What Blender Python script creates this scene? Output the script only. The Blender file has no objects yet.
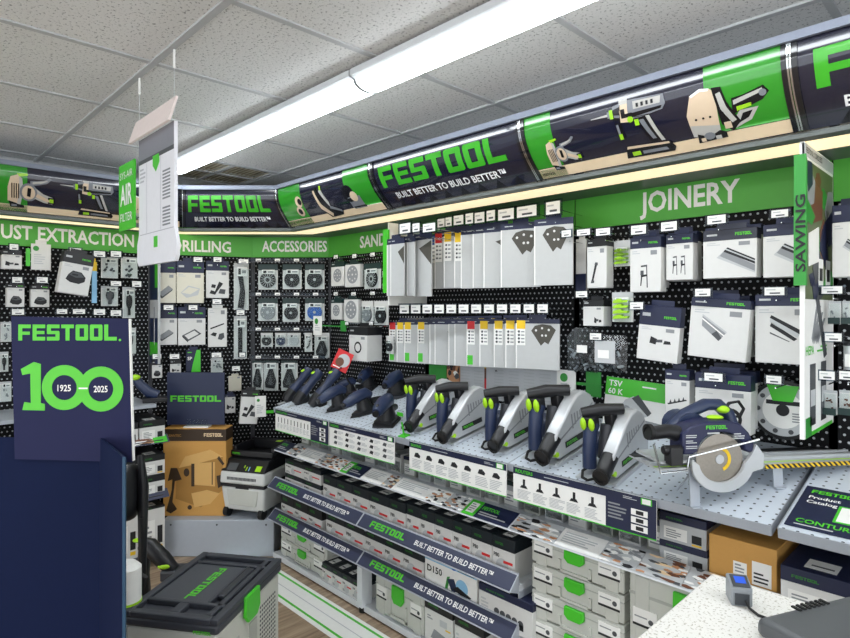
import bpy, bmesh, math, random
from math import sin, cos, pi, radians
from mathutils import Matrix, Vector
random.seed(7)
SC = bpy.context.scene
COL = SC.collection
# ---------------------------------------------------------------- camera, world, exposure
# world axes: X runs along the long tool wall (towards the viewer's right), Y runs into that wall, Z is up
CAMZ = 1.56
YC, YS = 0.6978, 0.7163                        # camera looks along (-YS, YC)
cam = bpy.data.cameras.new('camera'); camo = bpy.data.objects.new('camera', cam); COL.objects.link(camo)
camo.location = (0, 0, CAMZ); camo.rotation_euler = (pi / 2, 0, math.atan2(YS, YC))
cam.sensor_width = 36; cam.lens = 580 / 850 * 36; cam.shift_y = -10 / 850; cam.clip_start = 0.02
SC.camera = camo
w = bpy.data.worlds.new('world'); SC.world = w; w.use_nodes = True
w.node_tree.nodes['Background'].inputs[0].default_value = (0.93, 0.97, 1.0, 1)
w.node_tree.nodes['Background'].inputs[1].default_value = 2.0
SC.view_settings.view_transform = 'Standard'; SC.view_settings.look = 'None'
SC.view_settings.exposure = 0.2; SC.view_settings.gamma = 1; SC.view_settings.use_curve_mapping = False
LAMP = 15.0
ROWS = [(1.385, -3.6, -1.74), (1.385, -1.735, 0.70), (1.385, 0.705, 3.14),
        (-1.06, -3.38, -0.94), (-1.06, -0.935, 1.5), (-1.06, 1.505, 3.9)]
# ---------------------------------------------------------------- helpers
def lin(h):
    if isinstance(h, str):
        h = h.lstrip('#'); h = [int(h[i:i + 2], 16) / 255 for i in (0, 2, 4)]
    return tuple(c / 12.92 if c <= .04045 else ((c + .055) / 1.055) ** 2.4 for c in h) + (1,)
MATS = {}
def mat(name, col, rough=.5, metal=0, emit=0, var=.04, scale=40, spec=.5, coat=0, bump=0):
    if name in MATS: return MATS[name]
    m = bpy.data.materials.new(name); m.use_nodes = True; nt = m.node_tree; b = nt.nodes['Principled BSDF']
    c = lin(col)
    b.inputs['Roughness'].default_value = rough; b.inputs['Metallic'].default_value = metal
    b.inputs['Specular IOR Level'].default_value = spec; b.inputs['Coat Weight'].default_value = coat
    if emit:
        b.inputs['Emission Color'].default_value = c; b.inputs['Emission Strength'].default_value = emit
    tc = nt.nodes.new('ShaderNodeTexCoord'); nz = nt.nodes.new('ShaderNodeTexNoise'); nz.inputs['Scale'].default_value = scale
    nz.inputs['Detail'].default_value = 3
    nt.links.new(tc.outputs['Object'], nz.inputs['Vector'])
    mx = nt.nodes.new('ShaderNodeMix'); mx.data_type = 'RGBA'
    mx.inputs[6].default_value = tuple(min(1, x * (1 - var)) for x in c[:3]) + (1,); mx.inputs[7].default_value = tuple(min(1, x * (1 + var)) for x in c[:3]) + (1,)
    nt.links.new(nz.outputs['Fac'], mx.inputs[0]); nt.links.new(mx.outputs[2], b.inputs['Base Color'])
    if bump:
        bp = nt.nodes.new('ShaderNodeBump'); bp.inputs['Strength'].default_value = bump; bp.inputs['Distance'].default_value = .002
        nt.links.new(nz.outputs['Fac'], bp.inputs['Height']); nt.links.new(bp.outputs[0], b.inputs['Normal'])
    MATS[name] = m
    return m
def nodes_of(m): return m.node_tree, m.node_tree.nodes['Principled BSDF']
def math_node(nt, op, a, b=None):
    n = nt.nodes.new('ShaderNodeMath'); n.operation = op
    for i, v in enumerate((a, b)):
        if v is None: continue
        if isinstance(v, (int, float)): n.inputs[i].default_value = v
        else: nt.links.new(v, n.inputs[i])
    return n.outputs[0]
def holes(name, base, dot, pitch, r, rough, ax=(0, 2), stagger=True, metal=0):
    """a perforated sheet: round holes on a grid, over the two object axes given"""
    m = mat(name, base, rough, metal); nt, b = nodes_of(m)
    tc = nt.nodes.new('ShaderNodeTexCoord'); sp = nt.nodes.new('ShaderNodeSeparateXYZ'); nt.links.new(tc.outputs['Object'], sp.inputs[0])
    u = math_node(nt, 'DIVIDE', sp.outputs[ax[0]], pitch); v = math_node(nt, 'DIVIDE', sp.outputs[ax[1]], pitch)
    if stagger:
        row = math_node(nt, 'FLOOR', v); sh = math_node(nt, 'MULTIPLY', math_node(nt, 'FLOORED_MODULO', row, 2.0), .5); u = math_node(nt, 'ADD', u, sh)
    fu = math_node(nt, 'SUBTRACT', math_node(nt, 'FRACT', u), .5); fv = math_node(nt, 'SUBTRACT', math_node(nt, 'FRACT', v), .5)
    d = math_node(nt, 'SQRT', math_node(nt, 'ADD', math_node(nt, 'MULTIPLY', fu, fu), math_node(nt, 'MULTIPLY', fv, fv)))
    k = math_node(nt, 'LESS_THAN', d, r)
    mx = nt.nodes.new('ShaderNodeMix'); mx.data_type = 'RGBA'; mx.inputs[6].default_value = lin(base); mx.inputs[7].default_value = lin(dot)
    nt.links.new(k, mx.inputs[0]); nt.links.new(mx.outputs[2], b.inputs['Base Color'])
    return m
GREEN = mat('sign_green', '#4FAE3A', .45); LOGO = mat('logo_green', '#55C92C', .4); LIME = mat('lime_plastic', '#A8DE1E', .35)
LATCH = mat('latch_green', '#46C22C', .35)
NAVY = mat('navy_card', '#182040', .45); NAVYP = mat('navy_plastic', '#222F4E', .38); DISP = mat('navy_cardboard', '#24274A', .7, spec=.2, bump=.05, scale=200)
DISPB = mat('deep_blue_cardboard', '#0E1A3C', .75, spec=.15)
BLACK = mat('black_plastic', '#16171B', .4); RUBBER = mat('black_rubber', '#0D0D0F', .6); INK = mat('ink_black', '#1B1C20', .6)
TEAL = mat('dark_teal_card', '#14302F', .45); LID = mat('blackish_blue_lid', '#141E26', .45)
WHITE = mat('white_card', '#DBDBD9', .5); PAPER = mat('white_paper', '#F2F2EF', .55); CREAMC = mat('beige_card', '#DAD6C6', .55)
GREYT = mat('grey_print', '#8E9195', .6); LGREY = mat('pale_grey_print', '#BFC2C4', .6); DGREY = mat('dark_grey_print', '#4B4E52', .6)
SYS = mat('systainer_grey', '#C9CBC4', .42); SYSD = mat('systainer_shade_grey', '#AEB1AB', .45); SYSTOP = mat('anthracite_plastic', '#3B3E46', .45)
SILV = mat('silver_plastic', '#C3C6C9', .3, metal=.25); ALU = mat('aluminium', '#C6CACE', .35, metal=.4); CHROME = mat('chrome', '#D5D8DA', .12, metal=1)
METAL = mat('grey_steel_paint', '#AEB5BF', .42, metal=.15); WHITEM = mat('white_steel_paint', '#D9DDE2', .4); DSTEEL = mat('charcoal_steel', '#3E4046', .45)
RED = mat('red_print', '#D42A2E', .5); YEL = mat('yellow_print', '#EFC51C', .5); BLUE = mat('blue_print', '#2A63B8', .45); SKY = mat('pale_blue_print', '#8FC3E6', .5)
KRAFT = mat('kraft_card', '#CE9A50', .65, scale=90, bump=.06); KRAFTD = mat('kraft_dark_print', '#3A2A1B', .6); KRAFTM = mat('kraft_mid_print', '#AC7E3C', .65); KRAFTL = mat('kraft_light_print', '#DBAE68', .65)
CREAM = mat('cream_print', '#EBCFA6', .3); SKIN = mat('tan_print', '#C08A62', .5); RUST = mat('brown_print', '#6D4430', .5)
CANOPY = mat('canopy_navy', '#1D1E30', .12, coat=.6); CANG = mat('canopy_green', '#2E9026', .14, coat=.6); CANC = mat('canopy_cream', '#F0D9B6', .2, coat=.5)
CBEI = mat('canopy_beige_print', '#D9C3A8', .2); CGR = mat('canopy_grey_print', '#7C7F86', .2); CDK = mat('canopy_black_print', '#121319', .2); CLG = mat('canopy_lightgrey_print', '#B9B7B2', .2)
CLIME = mat('canopy_lime_print', '#9BD42A', .2); CLOGO = mat('canopy_logo_green', '#3CA626', .2, coat=.4); CWHITE = mat('canopy_white_print', '#EFEFEF', .2)
TRIM = mat('canopy_trim', '#7F8696', .5); RIB = mat('canopy_rib', '#14151A', .12, coat=.5)
GLOW = mat('canopy_added_glow', '#FFEAC0', .5, emit=.8); DLIP = mat('canopy_lip', '#5C625F', .4)  # emission added to brighten the cream underside panel; no lamp stands behind it
SIGNT = mat('sign_lettering', '#F4F4F0', .5)
PEG = holes('black_pegboard', '#08090C', '#B4B7BB', .0254, .17, .6)
PEG.node_tree.nodes['Principled BSDF'].inputs['Specular IOR Level'].default_value = .2
PEGS = holes('grey_perforated_shelf', '#CCD5E0', '#3A4149', .034, .12, .4, ax=(0, 1), stagger=False)
def clear_mat(name, tint, amount):
    m = bpy.data.materials.new(name); m.use_nodes = True; nt = m.node_tree; nt.nodes.clear()
    o = nt.nodes.new('ShaderNodeOutputMaterial'); t = nt.nodes.new('ShaderNodeBsdfTransparent'); g = nt.nodes.new('ShaderNodeBsdfGlossy'); x = nt.nodes.new('ShaderNodeMixShader')
    t.inputs[0].default_value = lin(tint); g.inputs['Roughness'].default_value = .25
    nz = nt.nodes.new('ShaderNodeTexNoise'); nz.inputs['Scale'].default_value = 30
    k = math_node(nt, 'MULTIPLY', nz.outputs['Fac'], amount)
    nt.links.new(k, x.inputs[0]); nt.links.new(t.outputs[0], x.inputs[1]); nt.links.new(g.outputs[0], x.inputs[2]); nt.links.new(x.outputs[0], o.inputs[0])
    return m
CLEAR = clear_mat('clear_plastic', '#F6F9F9', .018); HOLDER = clear_mat('clear_tag_plastic', '#C3CCD4', .05)
FILM = clear_mat('bag_film', '#DDE3E6', .1)
LAMPM = mat('fluorescent_lens', '#F4FAFF', .4, emit=LAMP)

class MB:
    """collects shapes for ONE mesh"""
    def __init__(s): s.v = []; s.f = []; s.m = []; s.mats = []
    def mi(s, m):
        if m not in s.mats: s.mats.append(m)
        return s.mats.index(m)
    def add(s, vs, fs, m):
        o = len(s.v); s.v += [Vector(v) for v in vs]; k = s.mi(m)
        for f in fs: s.f.append([i + o for i in f]); s.m.append(k)
        return s
    def box(s, x0, x1, y0, y1, z0, z1, m):
        v = [(x, y, z) for z in (z0, z1) for y in (y0, y1) for x in (x0, x1)]
        return s.add(v, [(0, 2, 3, 1), (4, 5, 7, 6), (0, 1, 5, 4), (2, 6, 7, 3), (0, 4, 6, 2), (1, 3, 7, 5)], m)
    def prism(s, pts, a, b, m, ax='y'):
        """polygon extruded from a to b along an axis; pts are (x,z) for y, (x,y) for z, (y,z) for x"""
        f = {'y': lambda p, t: (p[0], t, p[1]), 'z': lambda p, t: (p[0], p[1], t), 'x': lambda p, t: (t, p[0], p[1])}[ax]
        n = len(pts); v = [f(p, a) for p in pts] + [f(p, b) for p in pts]
        return s.add(v, [tuple(range(n)), tuple(range(2 * n - 1, n - 1, -1))] + [(i, i + n, (i + 1) % n + n, (i + 1) % n) for i in range(n)], m)
    def cyl(s, p0, p1, r, m, r1=None, n=14):
        p0, p1 = Vector(p0), Vector(p1); d = (p1 - p0).normalized(); r1 = r if r1 is None else r1
        a = d.orthogonal().normalized(); b = d.cross(a)
        v = [p + (a * cos(2 * pi * i / n) + b * sin(2 * pi * i / n)) * q for p, q in ((p0, r), (p1, r1)) for i in range(n)]
        return s.add(v, [tuple(range(n - 1, -1, -1)), tuple(range(n, 2 * n))] + [(i, (i + 1) % n, (i + 1) % n + n, i + n) for i in range(n)], m)
    def ring(s, c, axis, r0, r1, h, m, n=24):
        """flat annulus of thickness h along the axis"""
        c = Vector(c); d = Vector(axis).normalized(); a = d.orthogonal().normalized(); b = d.cross(a); v = []
        for (q, t) in ((r0, 0), (r1, 0), (r1, h), (r0, h)):
            v += [c + d * t + (a * cos(2 * pi * i / n) + b * sin(2 * pi * i / n)) * q for i in range(n)]
        fs = []
        for k in range(4):
            l = (k + 1) % 4
            fs += [(k * n + i, k * n + (i + 1) % n, l * n + (i + 1) % n, l * n + i) for i in range(n)]
        return s.add(v, fs, m)
    def tube(s, path, r, m, n=7):
        path = [Vector(p) for p in path]; v = []; fs = []; a = None
        for i, p in enumerate(path):
            d = (path[min(i + 1, len(path) - 1)] - path[max(i - 1, 0)]).normalized()
            a = d.orthogonal().normalized() if a is None else (a - d * a.dot(d)).normalized()
            b = d.cross(a); q = r[i] if isinstance(r, (list, tuple)) else r
            v += [p + (a * cos(2 * pi * k / n) + b * sin(2 * pi * k / n)) * q for k in range(n)]
        for i in range(len(path) - 1):
            fs += [(i * n + k, i * n + (k + 1) % n, (i + 1) * n + (k + 1) % n, (i + 1) * n + k) for k in range(n)]
        e = (len(path) - 1) * n
        return s.add(v, fs + [tuple(range(n - 1, -1, -1)), tuple(range(e, e + n))], m)
    def ell(s, c, r, m, nu=12, nv=8):
        v = []; fs = []
        for j in range(nv + 1):
            t = pi * j / nv - pi / 2
            v += [(c[0] + r[0] * cos(t) * cos(2 * pi * i / nu), c[1] + r[1] * cos(t) * sin(2 * pi * i / nu), c[2] + r[2] * sin(t)) for i in range(nu)]
        for j in range(nv):
            fs += [(j * nu + i, j * nu + (i + 1) % nu, (j + 1) * nu + (i + 1) % nu, (j + 1) * nu + i) for i in range(nu)]
        return s.add(v, fs, m)
    def flat(s, pts, m, y=-.0008): return s.prism(pts, y, 0, m)
    def disc(s, cx, cz, r, m, y=-.0008, n=20, rz=None, a0=0, a1=2 * pi):
        rz = rz or r
        k = n if a1 - a0 > 6.28 else n + 1
        return s.prism([(cx + r * cos(a0 + (a1 - a0) * i / n), cz + rz * sin(a0 + (a1 - a0) * i / n)) for i in range(k)], y, 0, m)
    def rect(s, x0, x1, z0, z1, m, y=-.0008): return s.box(x0, x1, y, 0, z0, z1, m)
    def lines(s, x0, x1, z0, z1, n, m, y=-.0008, seed=1):
        """rows of print too small to read"""
        r = random.Random(seed); h = (z1 - z0) / n
        for i in range(n): s.rect(x0, x0 + (x1 - x0) * r.uniform(.55, 1), z1 - (i + .65) * h, z1 - (i + .2) * h, m, y)
        return s
    def text(s, body, x, z, h, m, width=None, align='l', y=-.001, bold=.02, thick=.0008):
        vs, fs, wd = text_mesh(body, bold); kx = h if width is None else width / wd
        ox = x - (wd * kx if align == 'r' else wd * kx / 2 if align == 'c' else 0)
        o = len(s.v); s.v += [Vector((ox + a * kx, y, z + b * h)) for a, b in vs]; k = s.mi(m)
        for f in fs: s.f.append([i + o for i in f]); s.m.append(k)
        return s
    def logo(s, x, z, h, m, width=None, y=-.001):
        kx = (width / 5.62) if width else h
        for p in logo_polys(): s.add([(x + a * kx, y, z + b * h) for a, b in p], [tuple(range(len(p)))], m)
        return s
    def xf(s, M, start=0):
        for i in range(start, len(s.v)): s.v[i] = M @ s.v[i]
        return s
    def build(s, name, parent=None, loc=None, rot=None, bevel=0, segs=2, recalc=True, sharp=38):
        me = bpy.data.meshes.new(name); me.from_pydata([tuple(v) for v in s.v], [], s.f)
        for m in s.mats: me.materials.append(m)
        me.polygons.foreach_set('material_index', s.m)
        if recalc:
            bm = bmesh.new(); bm.from_mesh(me); bmesh.ops.recalc_face_normals(bm, faces=bm.faces); bm.to_mesh(me); bm.free()
        me.polygons.foreach_set('use_smooth', [True] * len(me.polygons)); me.set_sharp_from_angle(angle=radians(sharp)); me.update()
        o = bpy.data.objects.new(name, me); COL.objects.link(o)
        if parent: o.parent = parent
        if loc: o.location = loc
        if rot: o.rotation_euler = rot
        if bevel:
            b = o.modifiers.new('bevel', 'BEVEL'); b.width = bevel; b.segments = segs; b.limit_method = 'ANGLE'; b.angle_limit = radians(50)
        return o
_T = {}
def text_mesh(body, bold=.02):
    k = (body, bold)
    if k not in _T:
        cu = bpy.data.curves.new('t', 'FONT'); cu.body = body; cu.offset = bold; cu.resolution_u = 2; cu.fill_mode = 'FRONT'
        ob = bpy.data.objects.new('t', cu); me = ob.to_mesh()
        vs = [(v.co.x, v.co.y) for v in me.vertices]; fs = [tuple(p.vertices) for p in me.polygons]
        ob.to_mesh_clear(); bpy.data.objects.remove(ob); bpy.data.curves.remove(cu)
        x0 = min(v[0] for v in vs); x1 = max(v[0] for v in vs); H = .729
        _T[k] = ([((a - x0) / H, b / H) for a, b in vs], fs, (x1 - x0) / H)
    return _T[k]
def logo_polys():
    """blocky wide letters; unit height, 5.62 wide"""
    W, G, t = .72, .0967, .23; out = []
    def R(x0, x1, z0, z1): return [(x0, z0), (x1, z0), (x1, z1), (x0, z1)]
    L = {'F': [R(0, t, 0, 1), R(t, W, 1 - t, 1), R(t, W - .06, .36, .36 + t * .85)],
         'E': [R(0, t, 0, 1), R(t, W, 1 - t, 1), R(t, W - .04, .4, .6), R(t, W, 0, t)],
         'S': [[(.05, 1), (0, .95), (0, .42), (.05, .4), (t, .4), (t, 1)], R(t, W, 1 - t, 1), R(t, W - t, .4, .6), [(W - t, 0), (W - .05, 0), (W, .05), (W, .55), (W - .05, .6), (W - t, .6)], R(0, W - t, 0, t)],
         'T': [R(0, W, 1 - t, 1), R((W - t) / 2, (W + t) / 2, 0, 1 - t)],
         'O': [[(.06, 0), (t, 0), (t, 1), (.06, 1), (0, .94), (0, .06)], [(W - t, 0), (W - .06, 0), (W, .06), (W, .94), (W - .06, 1), (W - t, 1)], R(t, W - t, 0, t), R(t, W - t, 1 - t, 1)],
         'L': [R(0, t, 0, 1), R(t, W, 0, t)]}
    for i, ch in enumerate('FESTOOL'):
        for p in L[ch]: out.append([(x + i * (W + G), z) for x, z in p])
    return out

def tag(o, label, cat, group=None, kind=None):
    o['label'] = label; o['category'] = cat
    if group: o['group'] = group
    if kind: o['kind'] = kind
    return o
def thing(name, label, cat, loc=(0, 0, 0), rot=(0, 0, 0), group=None):
    o = bpy.data.objects.new(name, None); COL.objects.link(o); o.location = loc; o.rotation_euler = rot; o.empty_display_size = .05
    return tag(o, label, cat, group)
def structure(o): o['kind'] = 'structure'; return o
def dup(root, loc, rot, label, group=None):
    r = root.copy(); COL.objects.link(r); r.location = loc; r.rotation_euler = rot; r['label'] = label
    if group: r['group'] = group
    for ch in root.children:
        c = ch.copy(); COL.objects.link(c); c.parent = r
        for g in ch.children:
            d = g.copy(); COL.objects.link(d); d.parent = c
    return r

class Frame:
    """a wall face: local x runs along it, local -y points into the room"""
    def __init__(s, ox, oy, deg): s.o = Vector((ox, oy)); s.a = radians(deg); s.u = Vector((cos(s.a), sin(s.a))); s.n = Vector((sin(s.a), -cos(s.a)))
    def w(s, t, out, z): p = s.o + s.u * t + s.n * out; return Vector((p.x, p.y, z))
    def tz(s, px, py, out):
        """where the sight line of a measured point meets the plane `out` in front of this wall"""
        a = (px - 425) / 580; d = Vector((YC * a - YS, YS * a + YC)); D = (s.n.dot(s.o) + out) / s.n.dot(d)
        return (d * D - s.o).dot(s.u), CAMZ - (py - 309) / 580 * D
    def rect(s, r, out):
        x0, y0, x1, y1 = r; t0 = s.tz(x0, y0, out)[0]; t1 = s.tz(x1, y0, out)[0]
        m = (x0 + x1) / 2; return t0, t1, s.tz(m, y1, out)[1], s.tz(m, y0, out)[1]
FR = Frame(0, 2.42, 0)                                   # the long tool wall
FL = Frame(-4.1, 0, 90)                                  # the wall on the left
A, B, CC = (-4.1, 1.403), (-3.841, 2.019), (-3.45, 2.42)
F1 = Frame(A[0], A[1], math.degrees(math.atan2(B[1] - A[1], B[0] - A[0])))     # corner bays
F2 = Frame(B[0], B[1], math.degrees(math.atan2(CC[1] - B[1], CC[0] - B[0])))
L1 = math.dist(A, B); L2 = math.dist(B, CC)
def ground(px, py, z):
    """the point at height z on the sight line of a measured point"""
    a = (px - 425) / 580; D = (CAMZ - z) * 580 / (py - 309)
    return Vector(((YC * a - YS) * D, (YS * a + YC) * D, z))
def deep(px, D, z):
    a = (px - 425) / 580; return Vector(((YC * a - YS) * D, (YS * a + YC) * D, z))
FACE = math.atan2(YS, YC)                                # turned square to the viewer
# ---------------------------------------------------------------- room shell
ZC = 2.46
wm = mat('wall_paint', '#C9CCCE', .7)
structure(MB().box(-4.3, 4.0, 2.50, 2.6, 0, ZC + .06, wm).build('wall_right'))
structure(MB().box(-4.3, -4.18, -3.6, 2.5, 0, ZC + .06, wm).build('wall_left'))
tile_m = mat('ceiling_tile', '#D5D6D6', .8)
nt, b = nodes_of(tile_m)
tc = nt.nodes.new('ShaderNodeTexCoord'); n1 = nt.nodes.new('ShaderNodeTexNoise'); n1.inputs['Scale'].default_value = 95; n1.inputs['Detail'].default_value = 2; n1.inputs['Roughness'].default_value = .7
nt.links.new(tc.outputs['Object'], n1.inputs['Vector'])
cr = nt.nodes.new('ShaderNodeValToRGB'); cr.color_ramp.elements[0].position = .34; cr.color_ramp.elements[0].color = lin('#8E8F8F'); cr.color_ramp.elements[1].position = .42; cr.color_ramp.elements[1].color = lin('#E2E2E1')
nt.links.new(n1.outputs['Fac'], cr.inputs[0]); nt.links.new(cr.outputs[0], b.inputs['Base Color'])
bp = nt.nodes.new('ShaderNodeBump'); bp.inputs['Strength'].default_value = .5; bp.inputs['Distance'].default_value = .003; nt.links.new(n1.outputs['Fac'], bp.inputs['Height']); nt.links.new(bp.outputs[0], b.inputs['Normal'])
TEE = mat('ceiling_grid', '#B9BBBD', .6)
ceil = structure(MB().box(-4.3, 4.0, -3.6, 2.6, ZC + .03, ZC + .08, wm).build('ceiling'))
S0, SP, W0 = -0.996, .605, .765
ss = [S0 + SP * k for k in range(-6, 9)]; ww = [W0 + .61 * k for k in range(-7, 4)]
ss = [x for x in ss if -4.3 < x < 4.0]; ww = [x for x in ww if -3.7 < x < 2.6]
tile_me = None
for i in range(-1, len(ss)):
    for j in range(-1, len(ww)):
        x0 = ss[i] if i >= 0 else -4.18; x1 = ss[i + 1] if i + 1 < len(ss) else 4.0
        y0 = ww[j] if j >= 0 else -3.6; y1 = ww[j + 1] if j + 1 < len(ww) else 2.5
        if x1 - x0 < .03 or y1 - y0 < .03: continue
        if abs((x0 + x1) / 2 + 3.718) < .1 and abs((y0 + y1) / 2 - 1.68) < .1: continue
        full = abs(x1 - x0 - SP) < .01 and abs(y1 - y0 - .61) < .01
        if full and tile_me:
            o = bpy.data.objects.new('ceiling_tile', tile_me); COL.objects.link(o); o.parent = ceil; o.location = ((x0 + x1) / 2, (y0 + y1) / 2, ZC)
        else:
            hx, hy = (x1 - x0) / 2 - .006, (y1 - y0) / 2 - .006
            o = MB().box(-hx, hx, -hy, hy, 0, .028, tile_m).build('ceiling_tile', ceil, ((x0 + x1) / 2, (y0 + y1) / 2, ZC))
            if full: tile_me = o.data
for x in ss: MB().box(x - .012, x + .012, -3.6, 2.5, ZC - .006, ZC + .03, TEE).build('grid_bar', ceil)
for y in ww: MB().box(-4.18, 4.0, y - .012, y + .012, ZC - .008, ZC + .03, TEE).build('grid_bar', ceil)
# air return in the grid
vt = thing('ceiling_vent', 'brownish slatted air return grille set in the ceiling grid', 'vent', (-3.718, 1.68, ZC - .004))
VENT = mat('vent_brown', '#B3A98F', .6)
m = MB()
for a in (-.3, .27): m.box(a, a + .03, -.3, .3, 0, .02, TEE)
for a in (-.3, .27): m.box(-.27, .27, a, a + .03, 0, .02, TEE)
m.box(-.012, .012, -.27, .27, 0, .02, TEE).box(-.27, .27, -.012, .012, 0, .02, TEE)
m.build('frame', vt)
MB().box(-.27, .27, -.27, .27, .024, .032, mat('vent_back', '#8F866F', .7)).build('backing', vt)
sl = None
for i in range(18):
    y = -.26 + i * .0305
    if sl is None: sl = MB().prism([(-.0115, 0), (.0115, .004), (.0115, .006), (-.0115, .002)], -.268, .268, VENT, 'x').build('slat', vt, (0, y, .004))
    else:
        c = sl.copy(); COL.objects.link(c); c.location = (0, y, .004)
# floor of wood planks
plank = mat('floor_planks', '#A08C74', .45); nt, b = nodes_of(plank)
tc = nt.nodes.new('ShaderNodeTexCoord'); mp = nt.nodes.new('ShaderNodeMapping'); mp.inputs['Scale'].default_value = (26, 2.2, 1)
oi = nt.nodes.new('ShaderNodeObjectInfo'); n1 = nt.nodes.new('ShaderNodeTexNoise'); n1.inputs['Scale'].default_value = 1.6; n1.inputs['Detail'].default_value = 6
va = nt.nodes.new('ShaderNodeVectorMath'); va.operation = 'ADD'
nt.links.new(tc.outputs['Object'], mp.inputs[0]); nt.links.new(mp.outputs[0], va.inputs[0]); nt.links.new(oi.outputs['Random'], va.inputs[1]); nt.links.new(va.outputs[0], n1.inputs['Vector'])
cr = nt.nodes.new('ShaderNodeValToRGB'); cr.color_ramp.elements[0].position = .3; cr.color_ramp.elements[0].color = lin('#7C6753'); cr.color_ramp.elements[1].position = .72; cr.color_ramp.elements[1].color = lin('#B7A187')
nt.links.new(n1.outputs['Fac'], cr.inputs[0]); nt.links.new(cr.outputs[0], b.inputs['Base Color'])
floor = structure(MB().box(-4.3, 4.0, -3.6, 2.6, -.06, -.006, mat('subfloor', '#5E4F40', .6)).build('floor'))
pm = None
for i in range(-28, 27):
    for j in range(5):
        x = i * .152; y = -3.0 + j * 1.24 + (i * .47) % 1.24 - .6
        y1 = min(y + .617, 2.58); y0 = max(y - .617, -3.58)
        if pm is None:
            o = MB().box(-.0745, .0745, -.617, .617, -.006, 0, plank).build('floor_plank', floor, (x, y, 0)); pm = o.data
        elif y + .617 > 2.58 or y - .617 < -3.58:
            if y1 - y0 < .05: continue
            o = MB().box(-.0745, .0745, y0 - y, y1 - y, -.006, 0, plank).build('floor_plank', floor, (x, y, 0))
        else:
            o = bpy.data.objects.new('floor_plank', pm); COL.objects.link(o); o.parent = floor; o.location = (x, y, 0)
# white floor runner with green stripes along the tool wall
ru = thing('floor_runner', 'white floor graphic strip with green stripes along the tool shelves', 'floor graphic', (0, 0, 0))
MB().box(-3.6, .2, 1.60, 1.80, 0, .002, PAPER).build('strip', ru)
MB().box(-3.6, .2, 1.625, 1.638, .002, .0028, LATCH).box(-3.6, .2, 1.765, 1.778, .002, .0028, LATCH).box(-3.6, .2, 1.70, 1.704, .002, .0028, LGREY).build('stripe', ru)
# fluorescent fixtures
FIXW = mat('fixture_white', '#D8DCE0', .4)
fnames = ['far end of the glowing ceiling light row, above the corner', 'long glowing ceiling light above the tool wall, nearest in view', 'ceiling light continuing the row beyond the right edge',
          'ceiling light behind the viewer, towards the left wall', 'ceiling light right behind the viewer', 'ceiling light behind the viewer, towards the right']
for (y, x0, x1), nm in zip(ROWS, fnames):
    f = thing('ceiling_light', nm, 'ceiling light', ((x0 + x1) / 2, y, ZC - .012), group='fluorescent ceiling lights'); h = (x1 - x0) / 2 - .003
    MB().prism([(-.085, 0), (-.085, -.022), (-.062, -.03), (.062, -.03), (.085, -.022), (.085, 0)], -h, h, FIXW, 'x').build('housing', f)
    pr = [(-.06, -.03)] + [(-.06 * cos(k * pi / 10), -.032 - .03 * sin(k * pi / 10)) for k in range(11)] + [(.06, -.03)]
    MB().prism(pr, -h + .004, h - .004, LAMPM, 'x').build('lens', f)
    for e in (-h, h - .004): MB().prism([(p[0] * 1.02, p[1] * 1.02 + .001) for p in pr], e, e + .004, FIXW, 'x').build('end_cap', f)
# ---------------------------------------------------------------- shelving bays
def pegboard(root, t0, t1, z0, z1, uprights=True):
    MB().box(t0 + .012, t1 - .012, -.012, 0, z0, z1, PEG).build('pegboard', root)
    if uprights:
        for t in (t0, t1):
            MB().box(t - .011, t + .011, -.02, .03, 0, z1 + .2, DSTEEL).build('upright', root)
SHZ, SHB = .95, 1.07              # tool shelf: front edge height, back edge height
SHF = .59                         # how far it stands out from the pegboard
SLOPE = math.atan2(SHB - SHZ, SHF)
def shelf_z(out): return SHB - (SHB - SHZ) * out / SHF
def tool_shelf(root, t0, t1):
    n = math.hypot(SHF, SHB - SHZ)
    o = MB().box(t0 + .002, t1 - .002, -n, -.02, -.012, 0, PEGS).build('tool_shelf', root, (0, 0, SHB), (SLOPE, 0, 0))
    MB().box(t0 + .002, t1 - .002, -n - .003, -n, -.028, .003, METAL).box(t0, t0 + .002, -n, -.02, -.028, .002, METAL).box(t1 - .002, t1, -n, -.02, -.028, .002, METAL).build('shelf_lip', o)
def deck(root, name, t0, t1, out, z, th=.025, m=WHITEM): return MB().box(t0 + .004, t1 - .004, -out, -.02, z - th, z, m).build(name, root)
SLM = mat('price_strip', '#3A3F58', .35); EDGE = mat('strip_edge', '#B9BEC8', .35, metal=.2)
def price_strip(root, t0, t1, z):
    """sloped strip on a shelf front with the maker's lettering"""
    o = MB().prism([(-.555, z + .045), (-.605, z - .002), (-.603, z - .006), (-.553, z + .041)], t0 + .004, t1 - .004, SLM, 'x').build('price_strip', root)
    L = t1 - t0; m = MB(); m.logo(t0 + .09 * L, .016, .033, LOGO, width=.26 * L, y=0); m.text('BUILT BETTER TO BUILD BETTER\u2122', t0 + .42 * L, .02, .024, PAPER, width=.47 * L, y=0)
    d = Vector((0, .05, .047)).normalized(); nrm = Vector((0, -.047, .05)).normalized(); b0 = Vector((0, -.605, z - .002))
    for i, v in enumerate(m.v): m.v[i] = Vector((v.x, 0, 0)) + b0 + d * v.z + nrm * .001
    m.build('lettering', o, recalc=False)
    m = MB(); m.prism([(-.606, z - .004), (-.609, z - .007), (-.605, z - .012), (-.602, z - .008)], t0 + .004, t1 - .004, EDGE, 'x')
    m.prism([(-.555, z + .049), (-.557, z + .044), (-.549, z + .04), (-.549, z + .049)], t0 + .004, t1 - .004, EDGE, 'x')
    for e in (t0 + .001, t1 - .005): m.prism([(-.55, z + .05), (-.61, z - .006), (-.55, z - .03)], e, e + .004, EDGE, 'x')
    m.build('strip_frame', o)
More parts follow.
